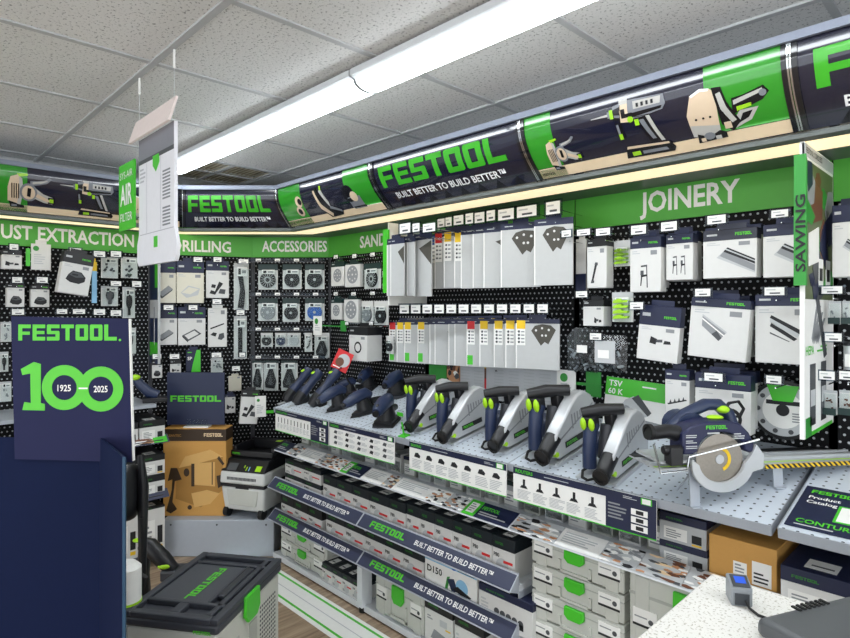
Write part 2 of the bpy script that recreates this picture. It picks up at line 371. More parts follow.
gl = ['shelving bay under the sanding sign with sanders on its sloping shelf', 'shelving bay of hanging sandpaper packs with track saws on its shelf',
      'shelving bay under the joinery sign with the rail saw on its shelf', 'shelving bay at the right edge beyond the sawing banner']
bays = [(-3.45, -2.45), (-2.45, -1.45), (-1.45, -.45), (-.45, .55)]
for i, (t0, t1) in enumerate(bays):
    g = thing('shelving_bay', gl[i], 'shelving', (0, 2.42, 0), group='shelving bays of the tool wall')
    pegboard(g, t0, t1, .1, 2.1)
    a0, a1 = [(-3.22, -2.36), (-2.36, -1.41), (-1.41, -.487), (-.472, .5)][i]
    tool_shelf(g, a0, a1)
    deck(g, 'shelf', a0, a1, .5, .70)
    b0, b1 = a0, a1
    if i < 2:
        b0, b1 = [(-3.265, -2.364), (-2.364, -1.385)][i]
        for z in (.462, .266):
            deck(g, 'shelf', b0, b1, .56, z); price_strip(g, b0, b1, z)
            for e in (b0, b1 - .006): MB().prism([(-.55, z - .025), (-.55, z - .05), (-.03, z - .12), (-.03, z - .025)], e, e + .006, METAL, 'x').build('bracket', g)
    deck(g, 'base_deck', b0 if i < 2 else t0, b1 if i < 2 else t1, .57, .04, .03)
    MB().box(t0 + .01, t1 - .01, -.5, -.48, .0, .01, DSTEEL).build('kick_plate', g)
    if i == 1:
        MB().box(t0 + .065, t0 + .105, -.585, -.52, .03, .235, WHITEM).cyl((t0 + .085, -.565, 0), (t0 + .085, -.565, .03), .018, RUBBER, n=12).build('support_leg', g)
# corner bays and the bay on the left
def corner_bay(fr, L, label):
    g = thing('shelving_bay', label, 'shelving', (fr.o.x, fr.o.y, 0), (0, 0, fr.a), group='shelving bays of the corner'); pegboard(g, 0, L, .1, 2.1); return g
corner_bay(F1, L1, 'perforated black bay under the drilling sign'); corner_bay(F2, L2, 'perforated black bay under the accessories sign')
g = thing('shelving_bay', 'perforated black bay under the dust extraction sign', 'shelving', (-4.1, 0, 0), (0, 0, pi / 2), group='shelving bays of the corner')
pegboard(g, .02, 1.40, .1, 2.1)
for z_, o_ in ((.98, .42), (.765, .45), (.43, .45), (.08, .45)): deck(g, 'shelf', .1, 1.33 if z_ < .9 else 1.30, o_, z_, .02, METAL if z_ > .9 else DSTEEL)
# ---------------------------------------------------------------- green category signs
def sign(fr, t0, t1, body, px0, px1, pyc, ph, label):
    root = thing('category_sign', label, 'sign', fr.w((t0 + t1) / 2, .03, 1.928), (0, 0, fr.a), group='green category signs'); h = (t1 - t0) / 2
    MB().box(-h + .003, h - .003, 0, .006, 0, .19, GREEN).build('board', root)
    a = fr.tz(px0, pyc, .03)[0]; b2 = fr.tz(px1, pyc, .03)[0]; zc = fr.tz((px0 + px1) / 2, pyc, .03)[1]
    MB().text(body, a - (t0 + t1) / 2, zc - ph / 2 - 1.928, ph, SIGNT, width=b2 - a, bold=.025).build('lettering', root, recalc=False)
sign(FR, -1.45, -.45, 'JOINERY', 640, 740, 196, .088, 'green sign reading joinery')
sign(FR, -3.45, -2.45, 'SANDING', 360, 405, 239, .078, 'green sign reading sanding, partly hidden by a side banner')
MB_ = thing('category_sign', 'plain green sign strip above the hanging sandpaper packs', 'sign', FR.w(-1.95, .03, 1.928), (0, 0, 0), group='green category signs')
MB().box(-.497, .497, 0, .006, 0, .19, GREEN).build('board', MB_)
MB_ = thing('category_sign', 'plain green sign strip right of the sawing banner', 'sign', FR.w(.05, .03, 1.928), (0, 0, 0), group='green category signs')
MB().box(-.497, .497, 0, .006, 0, .19, GREEN).build('board', MB_)
sign(F2, 0, L2, 'ACCESSORIES', 262, 327, 246, .078, 'green sign reading accessories')
sign(F1, 0, L1, 'DRILLING', 172, 231, 246, .078, 'green sign reading drilling behind the hanging placard')
sign(FL, .02, 1.40, 'DUST EXTRACTION', -13, 134, 235, .082, 'green sign reading dust extraction')
# ---------------------------------------------------------------- curved canopy, glow added to its underside
PROF = [(.43, 2.084), (.508, 2.155), (.547, 2.21), (.5635, 2.252), (.566, 2.305)]
FM = Frame(-YS * 4.17, YC * 4.17, 45.75)                 # corner canopy, square to the room corner
FLC = Frame(-4.2, 0, 90)
def _curve():
    pts = []
    for i in range(4):
        P = [PROF[max(0, i - 1)], PROF[i], PROF[i + 1], PROF[min(4, i + 2)]]
        for q in range(12):
            f = q / 12
            pts.append(tuple(.5 * (2 * b + (c - a) * f + (2 * a - 5 * b + 4 * c - d) * f * f + (3 * b - a - 3 * c + d) * f ** 3) for a, b, c, d in zip(*P)))
    return pts + [PROF[4]]
_CP = _curve(); _CL = [0]
for _i in range(1, len(_CP)): _CL.append(_CL[-1] + math.dist(_CP[_i], _CP[_i - 1]))
def face_pt(v):
    """canopy face by arc length: v 0 bottom, 1 top -> (out, z)"""
    t = max(0, min(1, v)) * _CL[-1]
    for i in range(1, len(_CP)):
        if t <= _CL[i] + 1e-9:
            f = (t - _CL[i - 1]) / (_CL[i] - _CL[i - 1]); return tuple(p + (q - p) * f for p, q in zip(_CP[i - 1], _CP[i]))
    return _CP[-1]
FACEH = .27
def canopy(fr, f0, f1, label, draw):
    tm = (f0(.5) + f1(.5)) / 2
    root = thing('canopy_lightbox', label, 'canopy', fr.w(tm, 0, 2.06), (0, 0, fr.a), group='curved canopy sections over the shelving')
    def P(t, out, z): return Vector((t - tm, -out, z - 2.06))
    def sweep(prof, m, name, parent=root, close=True):
        mb = MB(); n = len(prof)
        v = [P(f0(o), o, z) for o, z in prof] + [P(f1(o), o, z) for o, z in prof]
        fs = [(i, i + 1, i + 1 + n, i + n) for i in range(n - 1)]
        if close: fs += [(n - 1, 0, n, 2 * n - 1), tuple(range(n)), tuple(range(2 * n - 1, n - 1, -1))]
        return mb.add(v, fs, m).build(name, parent, sharp=30)
    fp = [face_pt(k / 20) for k in range(21)]
    face = sweep(fp + [(o - .006, z + .002) for o, z in reversed(fp)], CANOPY, 'curved_face')
    sweep([(.583, 2.30), (.583, 2.324), (.56, 2.324), (.56, 2.316), (.57, 2.30)], TRIM, 'top_trim')
    sweep([(.56, 2.324), (.03, 2.324), (.03, 2.318), (.56, 2.318)], WHITEM, 'top_plate')  # unseen top made white to bounce light up to the ceiling
    sweep([(.425, 2.082), (.425, 2.066), (.385, 2.063), (.385, 2.08)], DLIP, 'bottom_lip')
    sweep([(.385, 2.074), (.20, 2.072), (.20, 2.08), (.385, 2.082)], GLOW, 'added_glow_panel')
    sweep([(.20, 2.07), (.03, 2.07), (.03, 2.082), (.20, 2.082)], DLIP, 'underside')
    # print on the curved face: flat shapes in (u metres, v metres) cut into strips and laid on the curve
    bm = bmesh.new(); mats = []; layers = {}
    def put(pts, m, lift=1, faces=None):
        if m not in mats: mats.append(m)
        vs = [bm.verts.new((x, y, lift)) for x, y in pts]
        for f in (faces or [tuple(range(len(pts)))]):
            try: fc = bm.faces.new([vs[i] for i in f]); fc.material_index = mats.index(m)
            except ValueError: pass
    t0, t1 = f0(.5), f1(.5); L = t1 - t0
    draw(put, L)
    for k in range(1, 12):
        bmesh.ops.bisect_plane(bm, geom=bm.verts[:] + bm.edges[:] + bm.faces[:], plane_co=(0, FACEH * k / 12, 0), plane_no=(0, 1, 0))
    for v in bm.verts:
        o, z = face_pt(v.co.y / FACEH); u = v.co.x / L; a, b2 = f0(o), f1(o); lift = v.co.z * .0008
        e = face_pt(min(1, v.co.y / FACEH + .05)); d = face_pt(max(0, v.co.y / FACEH - .05)); nx, nz = (e[1] - d[1]), -(e[0] - d[0]); q = math.hypot(nx, nz)
        v.co = P(a + (b2 - a) * u, o + lift * nx / q, z + lift * nz / q)
    me = bpy.data.meshes.new('print'); bm.to_mesh(me); bm.free()
    for m in mats: me.materials.append(m)
    me.polygons.foreach_set('use_smooth', [True] * len(me.polygons))
    o = bpy.data.objects.new('print', me); COL.objects.link(o); o.parent = face
    for f in (f0, f1):
        s = 1 if f is f0 else -1
        mb = MB(); n = 21
        v = [P(f(o) + s * .001, o + .006, z) for o, z in fp] + [P(f(o) + s * .02, o + .006, z) for o, z in fp] + [P(f(o) + s * .001, o - .02, z) for o, z in fp] + [P(f(o) + s * .02, o - .02, z) for o, z in fp]
        fs = []
        for i in range(n - 1): fs += [(i, i + 1, n + i + 1, n + i), (2 * n + i, 2 * n + i + 1, i + 1, i), (n + i, n + i + 1, 3 * n + i + 1, 3 * n + i)]
        mb.add(v, fs, RIB).build('end_rib', root, sharp=60)
        mb = MB()
        v = [P(f(o) + s * .001, o + .008, z) for o, z in fp] + [P(f(o) + s * .0055, o + .008, z) for o, z in fp] + [P(f(o) + s * .001, o, z) for o, z in fp] + [P(f(o) + s * .0055, o, z) for o, z in fp]
        mb.add(v, fs, CHROME).build('chrome_edge', root, sharp=60)
    return root
def R4(x0, x1, y0, y1): return [(x0, y0), (x1, y0), (x1, y1), (x0, y1)]
def circ(cx, cy, r, n=14, ry=None): return [(cx + r * cos(2 * pi * i / n), cy + (ry or r) * sin(2 * pi * i / n)) for i in range(n)]
def d_logo(put, L):
    u0, wd, h = .06 * L, .84 * L, .105
    for p in logo_polys(): put([(u0 + x * wd / 5.62, .125 + y * h) for x, y in p], CLOGO, 2)
    vs, fs, w1 = text_mesh('BUILT BETTER TO BUILD BETTER\u2122', .022); k = .74 * L / w1
    put([(.12 * L + x * k, .055 + y * .036) for x, y in vs], CWHITE, 2, fs)
    for i in range(8): put([(L * (.1 + .11 * i), .002), (L * (.16 + .11 * i), .002), (L * (.13 + .11 * i), .045)], CDK, 1)
def d_sander(put, x, y, k):
    S = lambda pts: [(x + a * k, y + b * k) for a, b in pts]
    put(S([(0, .2), (.1, .12), (.28, .1), (.34, .55), (.32, .86), (.22, .95), (.06, .88), (.0, .6)]), CBEI, 3)
    put(S([(.2, .12), (.28, .1), (.34, .55), (.32, .86), (.25, .9), (.26, .5)]), CLG, 4)
    for i in range(4): put(S(R4(.08 + .05 * i, .1 + .05 * i, .3, .72)), CDK, 5)
    put(S([(.02, .2), (.36, .08), (.36, .0), (.06, .0)]), CDK, 4); put(S(R4(.08, .2, .03, .1)), CGR, 5)
    put(S(circ(.46, .5, .2, 16, .26)), CGR, 4); put(S(circ(.46, .5, .15, 16, .2)), CBEI, 5); put(S([(.42, .4), (.5, .38), (.52, .62), (.44, .64)]), CDK, 6); put(S(circ(.47, .5, .04)), CDK, 6)
    put(S([(.6, .34), (.8, .24), (1.0, .2), (1.05, .3), (1.02, .42), (.8, .5), (.62, .64)]), CLG, 4); put(S([(.62, .4), (.85, .28), (1.0, .27), (.98, .32), (.66, .5)]), CBEI, 5)
    put(S([(.5, .7), (.7, .74), (.88, .8), (1.0, .92), (.94, .96), (.8, .86), (.5, .82)]), CGR, 4); put(S([(.55, .75), (.75, .79), (.9, .86), (.88, .88), (.55, .8)]), CLG, 5)
    put(S(R4(.9, 1.06, .22, .42)), CDK, 5); put(S(R4(.94, 1.03, .26, .38)), CLIME, 6); put(S([(.25, .9), (.45, .95), (.44, 1.0), (.2, .98)]), CLIME, 5)
def d_drill(put, x, y, k):
    S = lambda pts: [(x + a * k, y + b * k) for a, b in pts]
    put(S([(-.3, .835), (.02, .82), (.02, .86), (-.3, .845)]), CLG, 3); put(S(R4(.0, .05, .79, .89)), CGR, 4); put(S(R4(.04, .1, .77, .91)), CLIME, 5)
    put(S([(.08, .74), (.2, .7), (.24, .98), (.1, .96)]), CDK, 3); put(S([(.1, .9), (.23, .93), (.24, .98), (.1, .96)]), CGR, 4); put(S([(.11, .78), (.2, .76), (.21, .8), (.11, .82)]), CGR, 4)
    put(S([(.2, .68), (.34, .66), (.36, 1.02), (.22, 1.02)]), CBEI, 3); put(S([(.22, .95), (.36, .95), (.36, 1.02), (.22, 1.02)]), CLG, 4); put(S(R4(.23, .3, .74, .88)), CDK, 4)
    put(S([(.34, .7), (.55, .7), (.9, .74), (.96, .82), (.94, .96), (.36, 1.0)]), CGR, 3); put(S([(.45, .84), (.88, .84), (.9, .94), (.45, .96)]), CLG, 4); put(S([(.4, .72), (.88, .76), (.9, .8), (.4, .79)]), CDK, 4)
    for i in range(4): put(S(R4(.5 + .08 * i, .54 + .08 * i, .86, .92)), CDK, 5)
    put(S(circ(.37, .7, .05)), CLIME, 5); put(S(R4(.3, .42, .74, .8)), CDK, 5)
    put(S([(.1, .7), (.2, .68), (.22, .42), (.1, .42)]), CDK, 3); put(S([(.11, .66), (.15, .66), (.16, .46), (.12, .46)]), CGR, 4); put(S(R4(.12, .18, .4, .5)), CLIME, 5)
    put(S([(.44, .72), (.68, .72), (.82, .24), (.6, .24)]), CDK, 3); put(S([(.62, .7), (.68, .7), (.82, .24), (.76, .24)]), CLG, 4); put(S([(.5, .66), (.58, .66), (.7, .3), (.64, .3)]), CGR, 4); put(S(R4(.43, .5, .58, .68)), CLIME, 5)
    put(S([(.1, .02), (.9, 0), (.94, .08), (.88, .2), (.16, .25)]), CDK, 3); put(S([(.16, .2), (.86, .16), (.86, .2), (.18, .25)]), CBEI, 4); put(S(R4(.22, .36, .05, .13)), CLIME, 4); put(S([(.4, .06), (.82, .05), (.8, .11), (.4, .12)]), CGR, 4)
def d_router(put, x, y, k):
    S = lambda pts: [(x + a * k, y + b * k) for a, b in pts]
    put(S([(.02, .15), (.5, .05), (.56, .9), (.46, 1.0), (.3, 1.03), (.12, .95), (0, .6)]), CBEI, 3); put(S([(.02, .15), (.5, .05), (.52, .3), (.02, .4)]), CLG, 4); put(S([(.12, .95), (.3, 1.03), (.46, 1.0), (.44, .96), (.3, .98), (.14, .91)]), CWHITE, 4)
    for a in (.15, .28, .4): put(S(circ(a, .5, .022, 8)), CDK, 5)
    put(S([(.08, .0), (.6, .02), (.6, .14), (.5, .2), (.3, .1), (.1, .2)]), CDK, 5); put(S(circ(.3, .12, .1, 12, .08)), CGR, 6); put(S(R4(.14, .22, .02, .1)), CBEI, 6); put(S(R4(.4, .5, .02, .1)), CLG, 6)
    put(S([(.5, 1.0), (.66, .98), (.72, .7), (.88, .3), (.72, .12), (.56, .3), (.54, .7)]), CDK, 4); put(S([(.56, .88), (.64, .9), (.7, .62), (.82, .34), (.74, .3), (.6, .6)]), CLG, 5); put(S(R4(.6, .72, .2, .34)), CBEI, 6); put(S(R4(.57, .64, .44, .54)), CDK, 6)
    put(S([(.78, .45), (1.0, .52), (1.28, .6), (1.4, .72), (1.32, .84), (1.0, .76), (.8, .74)]), CDK, 3); put(S([(.82, .62), (1.3, .74), (1.3, .8), (.82, .7)]), CLG, 4); put(S(circ(1.3, .72, .06)), CGR, 5)
    put(S([(.72, .15), (1.05, .28), (1.2, .5), (.9, .5), (.78, .35)]), CLG, 3); put(S([(.84, .26), (1.02, .34), (1.1, .46), (.94, .44)]), CDK, 4); put(S([(.86, .5), (1.1, .54), (1.1, .6), (.86, .58)]), CLIME, 5)
def d_saw(put, x, y, k):
    S = lambda pts: [(x + a * k, y + b * k) for a, b in pts]
    put(S([(0, .95), (.15, 1.0), (.5, .4), (1.0, .15), (.9, .02), (.35, 0), (.05, .4)]), CDK, 3)
    put(S([(0, .9), (.08, .92), (.2, .5), (.5, .12), (.42, .02), (.1, .35)]), CBEI, 4); put(S([(.3, .85), (.4, .95), (.6, .5), (.55, .35)]), CLG, 4); put(S(R4(.36, .44, .88, 1.0)), CLIME, 5); put(S([(.5, .3), (.95, .12), (.95, .2), (.55, .4)]), CGR, 4)
def ledge(put, L):
    put(R4(.012, L - .012, .004, .05), CANC, 1)
    vs, fs, w1 = text_mesh('FESTOOL', .02); put([(.03 + x * .01, .018 + y * .012) for x, y in vs], CDK, 2, fs)
def d_tools_a(put, L):
    put(R4(0, L, .05, .052), CDK, 1); put(R4(.0, .15 * L, .004, FACEH), CANG, 1); put(R4(.75 * L, L, .045, FACEH), CANG, 1); ledge(put, L)
    d_sander(put, .1 * L, .035, .13); d_drill(put, .4 * L, .02, .21); d_router(put, .68 * L, .03, .17)
def d_tools_b(put, L):
    put(R4(.0, .28 * L, .004, FACEH), CANG, 1); put(R4(.74 * L, L, .045, FACEH), CANG, 1); ledge(put, L)
    for i in range(2): put(circ(.22 * L + .02 * i, .1 + .06 * i, .035), CBEI, 3); put(circ(.22 * L + .03 * i, .1 + .06 * i, .02), CDK, 4)
    d_saw(put, .42 * L, .02, .2); put(circ(.75 * L, .14, .05), CDK, 3); put(R4(.73 * L, .84 * L, .05, .12), CGR, 3); put(circ(.79 * L, .12, .03), CBEI, 4); put(R4(.74 * L, .85 * L, .045, .06), CDK, 4)
def d_tools_c(put, L):
    put(R4(.0, .43 * L, .004, FACEH), CANG, 1); ledge(put, L)
    d_sander(put, .37 * L, .035, .2); d_drill(put, .58 * L, .02, .215); d_router(put, .77 * L, .03, .16)
K = lambda c: (lambda o: c)
cornR = lambda o: -3.464 + .422 * o
def cornM_r(o): s = cornR(o); return YC * s + YS * (2.42 - o)
def cornL(o): return (4.17 - o + YS * (-4.2 + o)) / YC
def cornM_l(o): return YC * (-4.2 + o) + YS * cornL(o)
canopy(FLC, K(.02), cornL, 'curved canopy with sander and drill pictures above the dust extraction sign', d_tools_c)
canopy(FM, cornM_l, cornM_r, 'curved dark canopy with green lettering above the drilling sign', d_logo)
canopy(FR, cornR, K(-2.3), 'curved canopy with saw picture and green ends above the sanding sign', d_tools_b)
canopy(FR, K(-2.3), K(-1.37), 'curved dark canopy with green lettering above the sandpaper packs', d_logo)
canopy(FR, K(-1.37), K(-.45), 'curved canopy with drill and router pictures above the joinery sign', d_tools_a)
canopy(FR, K(-.45), K(.5), 'curved dark canopy with green lettering cut off by the right edge', d_logo)
# ---------------------------------------------------------------- side banners standing out from the wall
def hatch_photo(m, x0, x1, z0, z1, cols, y, seed, n=14, kmin=.2):
    r = random.Random(seed)
    m.rect(x0, x1, z0, z1, cols[0], y)
    for i in range(n):
        cx, cz = r.uniform(x0, x1), r.uniform(z0, z1); a = r.uniform(.08, kmin + .1) * (x1 - x0); b = r.uniform(.05, kmin) * (z1 - z0); th = r.uniform(0, pi); c = r.choice(cols[1:]); p = []
        for k in range(5):
            q = th + 2 * pi * k / 5 + r.uniform(-.4, .4); p.append((min(x1, max(x0, cx + a * cos(q))), min(z1, max(z0, cz + b * sin(q)))))
        m.prism(p, y - .0003 - .00008 * i, 0, c)
OLIVE = mat('olive_print', '#5E6A48', .5); LEAF = mat('leaf_print', '#2F8F35', .5)
# sawing banner: plane perpendicular to the wall at X=-.45, its face looks towards -X... seen from the room as its right-hand print
g = thing('side_banner', 'tall white banner with sawing print and green edge beside the joinery bay', 'banner', (-.455, 2.40, 1.17), (0, 0, -pi / 2))
MB().box(0, .385, -.006, .006, 0, .89, PAPER).build('panel', g)
m = MB()
hatch_photo(m, .015, .375, .42, .84, (OLIVE, LEAF, DGREY, GREYT, LEAF, RUST, NAVY), -.0066, 4, 18)
m.rect(.0, .385, .85, .885, LGREY, -.0072); m.text('FESTOOL CORDLESS', .37, .86, .018, DGREY, width=-.2, y=-.0076)
for i in range(2): m.rect(.06 + .1 * i, .12 + .1 * i, .46, .55, PAPER, -.0085).rect(.07 + .1 * i, .11 + .1 * i, .48, .52, INK, -.009)
m.prism([(.22, .54), (.34, .52), (.34, .62), (.22, .65)], -.009, 0, PAPER)
for i in range(4): m.prism([(.12 + .03 * i, .36 + .02 * i), (.14 + .03 * i, .36 + .02 * i), (.24 + .02 * i, .3), (.22 + .02 * i, .28)], -.0066, 0, GREYT)
m.prism([(.1, .24), (.14, .23), (.25, .42), (.21, .43)], -.007, 0, DGREY)
m.text('HEPA', .37, .25, .028, LATCH, width=-.1, y=-.0066); m.lines(.1, .24, .25, .275, 2, LATCH, -.0066)
for i in range(2):
    x = .11 + .14 * i; m.rect(x, x + .07, .05, .22, DGREY, -.0066).rect(x + .008, x + .062, .09, .14, LGREY, -.0074).rect(x, x + .07, .03, .05, INK, -.0066)
m.rect(.02, .3, -.0, .012, LATCH, -.0066).rect(.3, .37, .0, .06, LEAF, -.0066)
# mirrored so the print reads from the room side
for i, v in enumerate(m.v): m.v[i] = Vector((v.x, -v.y, v.z))
m.build('print', g)
ge = MB().prism([(.385, .46), (.402, .46), (.398, .78), (.398, .85), (.385, .83)], -.018, .014, LEAF).build('green_edge', g)
m = MB().text('SAWING', 0, 0, .036, INK, y=0)
for i, v in enumerate(m.v): m.v[i] = Vector((.403, .012 - v.z * .72, v.x * 1.2 + .5))
m.build('lettering', ge, recalc=False)
g = thing('side_banner', 'white side banner with green edge left of the hanging sandpaper packs', 'banner', (-2.452, 2.40, 1.58), (0, 0, -pi / 2))
MB().box(0, .295, -.005, .005, 0, .46, PAPER).build('panel', g)
MB().box(.297, .31, -.03, .012, .07, .42, LATCH).build('green_edge', g)
m = MB()
for i in range(6): m.lines(.02, .28, .3 - .05 * i, .34 - .05 * i, 2, LGREY, -.0056, i)
for i, v in enumerate(m.v): m.v[i] = Vector((v.x, -v.y, v.z))
m.build('print', g)
g = thing('side_banner', 'narrow navy and green side banner between dust extraction and drilling bays', 'banner', (-4.09, 1.40, 1.2), (0, 0, 0))
MB().box(0, .16, -.005, .005, 0, .72, NAVYP).build('panel', g)
m = MB().rect(0, .16, .05, .14, LATCH, -.0055).rect(0, .16, .3, .42, LGREY, -.0055).rect(0.1, .16, .5, .7, LATCH, -.0055); m.build('print', g)
MB().box(.16, .164, -.008, .008, 0, .72, LGREY).build('white_edge', g)
# ---------------------------------------------------------------- hanging air filter placard
g = thing('hanging_placard', 'hanging placard picturing a tall white air filter with green flag', 'placard', (-2.185, .77, 1.765))
PIC = mat('placard_white', '#E4E4EA', .45); PICS = mat('placard_shade', '#B5B5BE', .5); PICD = mat('placard_grey', '#7E8088', .5); PINK = mat('placard_back', '#E7D9D5', .6)
MB().prism([(-.205, -.02), (-.19, -.04), (.17, -.04), (.185, -.02), (.185, .03), (.165, .08), (.165, .44), (-.185, .44), (-.185, .08), (-.205, .04)], 0, .012, PIC).build('board', g)
m = MB().rect(-.183, .163, .36, .44, PICD).rect(-.183, .163, .345, .36, DGREY)
m.rect(-.1, -.098, .08, .345, PICS).rect(.04, .042, .08, .345, PICS).rect(-.17, .16, .075, .078, PICS)
for i in range(9): m.rect(.06, .13, .28 - .012 * i, .286 - .012 * i, PICD)
for i in range(6): m.rect(.06, .13, .15 - .012 * i, .156 - .012 * i, PICD)
m.flat([(-.035, .355), (.025, .355), (.03, .325), (-.005, .295), (-.035, .32)], LATCH, -.0014).rect(-.025, .01, .02, .06, LATCH, -.0014).lines(-.17, -.11, .27, .33, 4, PICS)
m.build('print', g)
MB().box(-.19, .21, -.004, .004, -.045, .045, PINK).build('top_flap', g, (0, -.02, .467), (radians(-17), 0, 0))
f = MB().box(-.385, -.2, -.012, -.006, .11, .375, LATCH).build('green_flag', g)
m = MB().text('SYS-AIR', -.2925, .315, .03, PAPER, width=.15, align='c', y=-.0135, bold=0).text('AIR', -.2925, .21, .085, PAPER, width=.14, align='c', y=-.0135).text('FILTER', -.2925, .145, .034, PAPER, width=.14, align='c', y=-.0135, bold=0).build('lettering', f, recalc=False)
for x in (-.18, .165): MB().cyl((x, .0, .44), (x, .0, ZC - 1.765 - .012), .0012, LGREY, n=6).cyl((x, 0, ZC - 1.765 - .075), (x, 0, ZC - 1.765 - .012), .004, PAPER, n=8).build('hanging_line', g)
# ---------------------------------------------------------------- hanging goods: builders
ORD = ['first', 'second', 'third', 'fourth', 'fifth', 'sixth', 'seventh', 'eighth', 'ninth', 'tenth', 'eleventh', 'twelfth', 'thirteenth', 'fourteenth', 'fifteenth', 'sixteenth', 'seventeenth', 'eighteenth', 'nineteenth', 'twentieth', 'twenty-first', 'twenty-second']
def d_rail(m, x0, x1, z0, z1):
    w, h = x1 - x0, z1 - z0; P = lambda L: [(x0 + a * w, z0 + b * h) for a, b in L]
    m.flat(P([(.02, .62), (.3, .98), (.98, .5), (.98, .02)]), LGREY).flat(P([(.1, .68), (.22, .86), (.98, .3), (.98, .08)]), GREYT, -.0012)
    m.flat(P([(.2, .83), (.24, .9), (.98, .42), (.98, .34)]), INK, -.0016).flat(P([(.27, .94), (.3, .98), (.98, .52), (.98, .46)]), INK, -.0016)
def d_rail2(m, x0, x1, z0, z1):
    w, h = x1 - x0, z1 - z0; P = lambda L: [(x0 + a * w, z0 + b * h) for a, b in L]
    m.flat(P([(.0, .55), (.0, 1.0), (.98, .38), (.7, .0)]), GREYT).flat(P([(.0, .92), (.0, 1.0), (.98, .38), (.95, .32)]), LGREY, -.0012).flat(P([(.0, .8), (.0, .86), (.9, .24), (.88, .2)]), PAPER, -.0012).flat(P([(.4, .25), (.6, .4), (.8, .12), (.68, .02)]), DGREY, -.0014)
def d_rail3(m, x0, x1, z0, z1):
    w, h = x1 - x0, z1 - z0; P = lambda L: [(x0 + a * w, z0 + b * h) for a, b in L]
    m.flat(P([(.0, .9), (.05, 1.0), (1, .42), (.92, .3)]), INK).flat(P([(.0, .58), (.05, .72), (.85, .12), (.75, .04)]), INK).flat(P([(.0, .72), (.0, .9), (.92, .3), (.85, .16)]), LGREY).flat(P([(.0, .3), (.0, .36), (.62, .02), (.6, 0)]), DGREY)
def d_clamp(m, x0, x1, z0, z1, n=1):
    w = (x1 - x0) / n; h = z1 - z0
    for i in range(n):
        a = x0 + i * w; P = lambda L: [(a + p * w, z0 + q * h) for p, q in L]
        m.flat(P([(.6, 0), (.68, 0), (.62, .95), (.55, .95)]), DGREY).flat(P([(.15, .9), (.62, .92), (.62, 1.0), (.15, .97)]), DGREY, -.001).flat(P([(.15, .45), (.62, .5), (.62, .58), (.15, .55)]), INK, -.001).flat(P([(.1, .08), (.17, .08), (.3, .72), (.2, .72)]), INK, -.0012).flat(P([(.12, .55), (.36, .55), (.36, .75), (.12, .75)]), DGREY, -.0014)
def d_wrench(m, x0, x1, z0, z1):
    w, h = x1 - x0, z1 - z0; P = lambda L: [(x0 + a * w, z0 + b * h) for a, b in L]
    m.flat(P([(.05, .0), (.3, .05), (.85, .95), (.6, 1.0)]), INK).flat(P([(.0, .0), (.4, .0), (.45, .12), (.1, .14)]), DGREY, -.0012).flat(P([(.5, .88), (.9, .84), (.9, .98), (.6, 1.0)]), DGREY, -.0012)
def d_batt(m, x0, x1, z0, z1):
    w, h = x1 - x0, z1 - z0; P = lambda L: [(x0 + a * w, z0 + b * h) for a, b in L]
    m.flat(P([(.0, .25), (.1, .62), (.3, .95), (.75, .9), (1.0, .55), (.98, .22), (.7, 0), (.25, .05)]), INK).flat(P([(.14, .6), (.32, .88), (.72, .84), (.92, .55), (.5, .45)]), DGREY, -.0012).rect(x0 + .3 * w, x0 + .6 * w, z0 + .6 * h, z0 + .72 * h, INK, -.0016)
def d_panel(m, x0, x1, z0, z1):
    w, h = x1 - x0, z1 - z0; P = lambda L: [(x0 + a * w, z0 + b * h) for a, b in L]
    m.flat(P([(0, .4), (.7, .95), (1, .7), (.95, .6), (.25, .05), (.02, .25)]), DGREY).flat(P([(.02, .42), (.7, .93), (.98, .7), (.3, .2)]), GREYT, -.0012)
def d_frame(m, x0, x1, z0, z1):
    w, h = x1 - x0, z1 - z0; P = lambda L: [(x0 + a * w, z0 + b * h) for a, b in L]
    m.flat(P([(0, .5), (.65, 1), (1, .62), (.3, .05)]), DGREY).flat(P([(.12, .5), (.63, .88), (.87, .62), (.33, .2)]), WHITE, -.0012).flat(P([(0, .5), (.3, .05), (.3, -.05), (0, .4)]), INK)
def d_bag(m, x0, x1, z0, z1):
    w, h = x1 - x0, z1 - z0; P = lambda L: [(x0 + a * w, z0 + b * h) for a, b in L]
    m.flat(P([(0, .45), (.4, .95), (1, .75), (.9, .3), (.3, .1)]), LGREY).flat(P([(.05, .45), (.42, .85), (.95, .7), (.5, .35)]), CREAMC, -.0012)
def d_nozz(m, x0, x1, z0, z1):
    w, h = x1 - x0, z1 - z0; P = lambda L: [(x0 + a * w, z0 + b * h) for a, b in L]
    m.flat(P([(0, .1), (.35, .0), (.45, .2), (.1, .35)]), INK).flat(P([(.3, .15), (.45, .2), (.85, .85), (.6, 1.0)]), INK).flat(P([(.55, .1), (.95, .05), (1, .4), (.65, .45)]), DGREY).flat(P([(.1, .55), (.35, .5), (.4, .75), (.15, .8)]), INK)
def d_tube(m, x0, x1, z0, z1):
    w, h = x1 - x0, z1 - z0; P = lambda L: [(x0 + a * w, z0 + b * h) for a, b in L]
    m.flat(P([(0, .7), (.9, .98), (.95, .92), (.02, .62)]), INK).flat(P([(0, .3), (.35, .2), (.45, .4), (.2, .45)]), INK).flat(P([(.5, .05), (.75, .0), (.95, .15), (.9, .42), (.6, .35)]), DGREY)
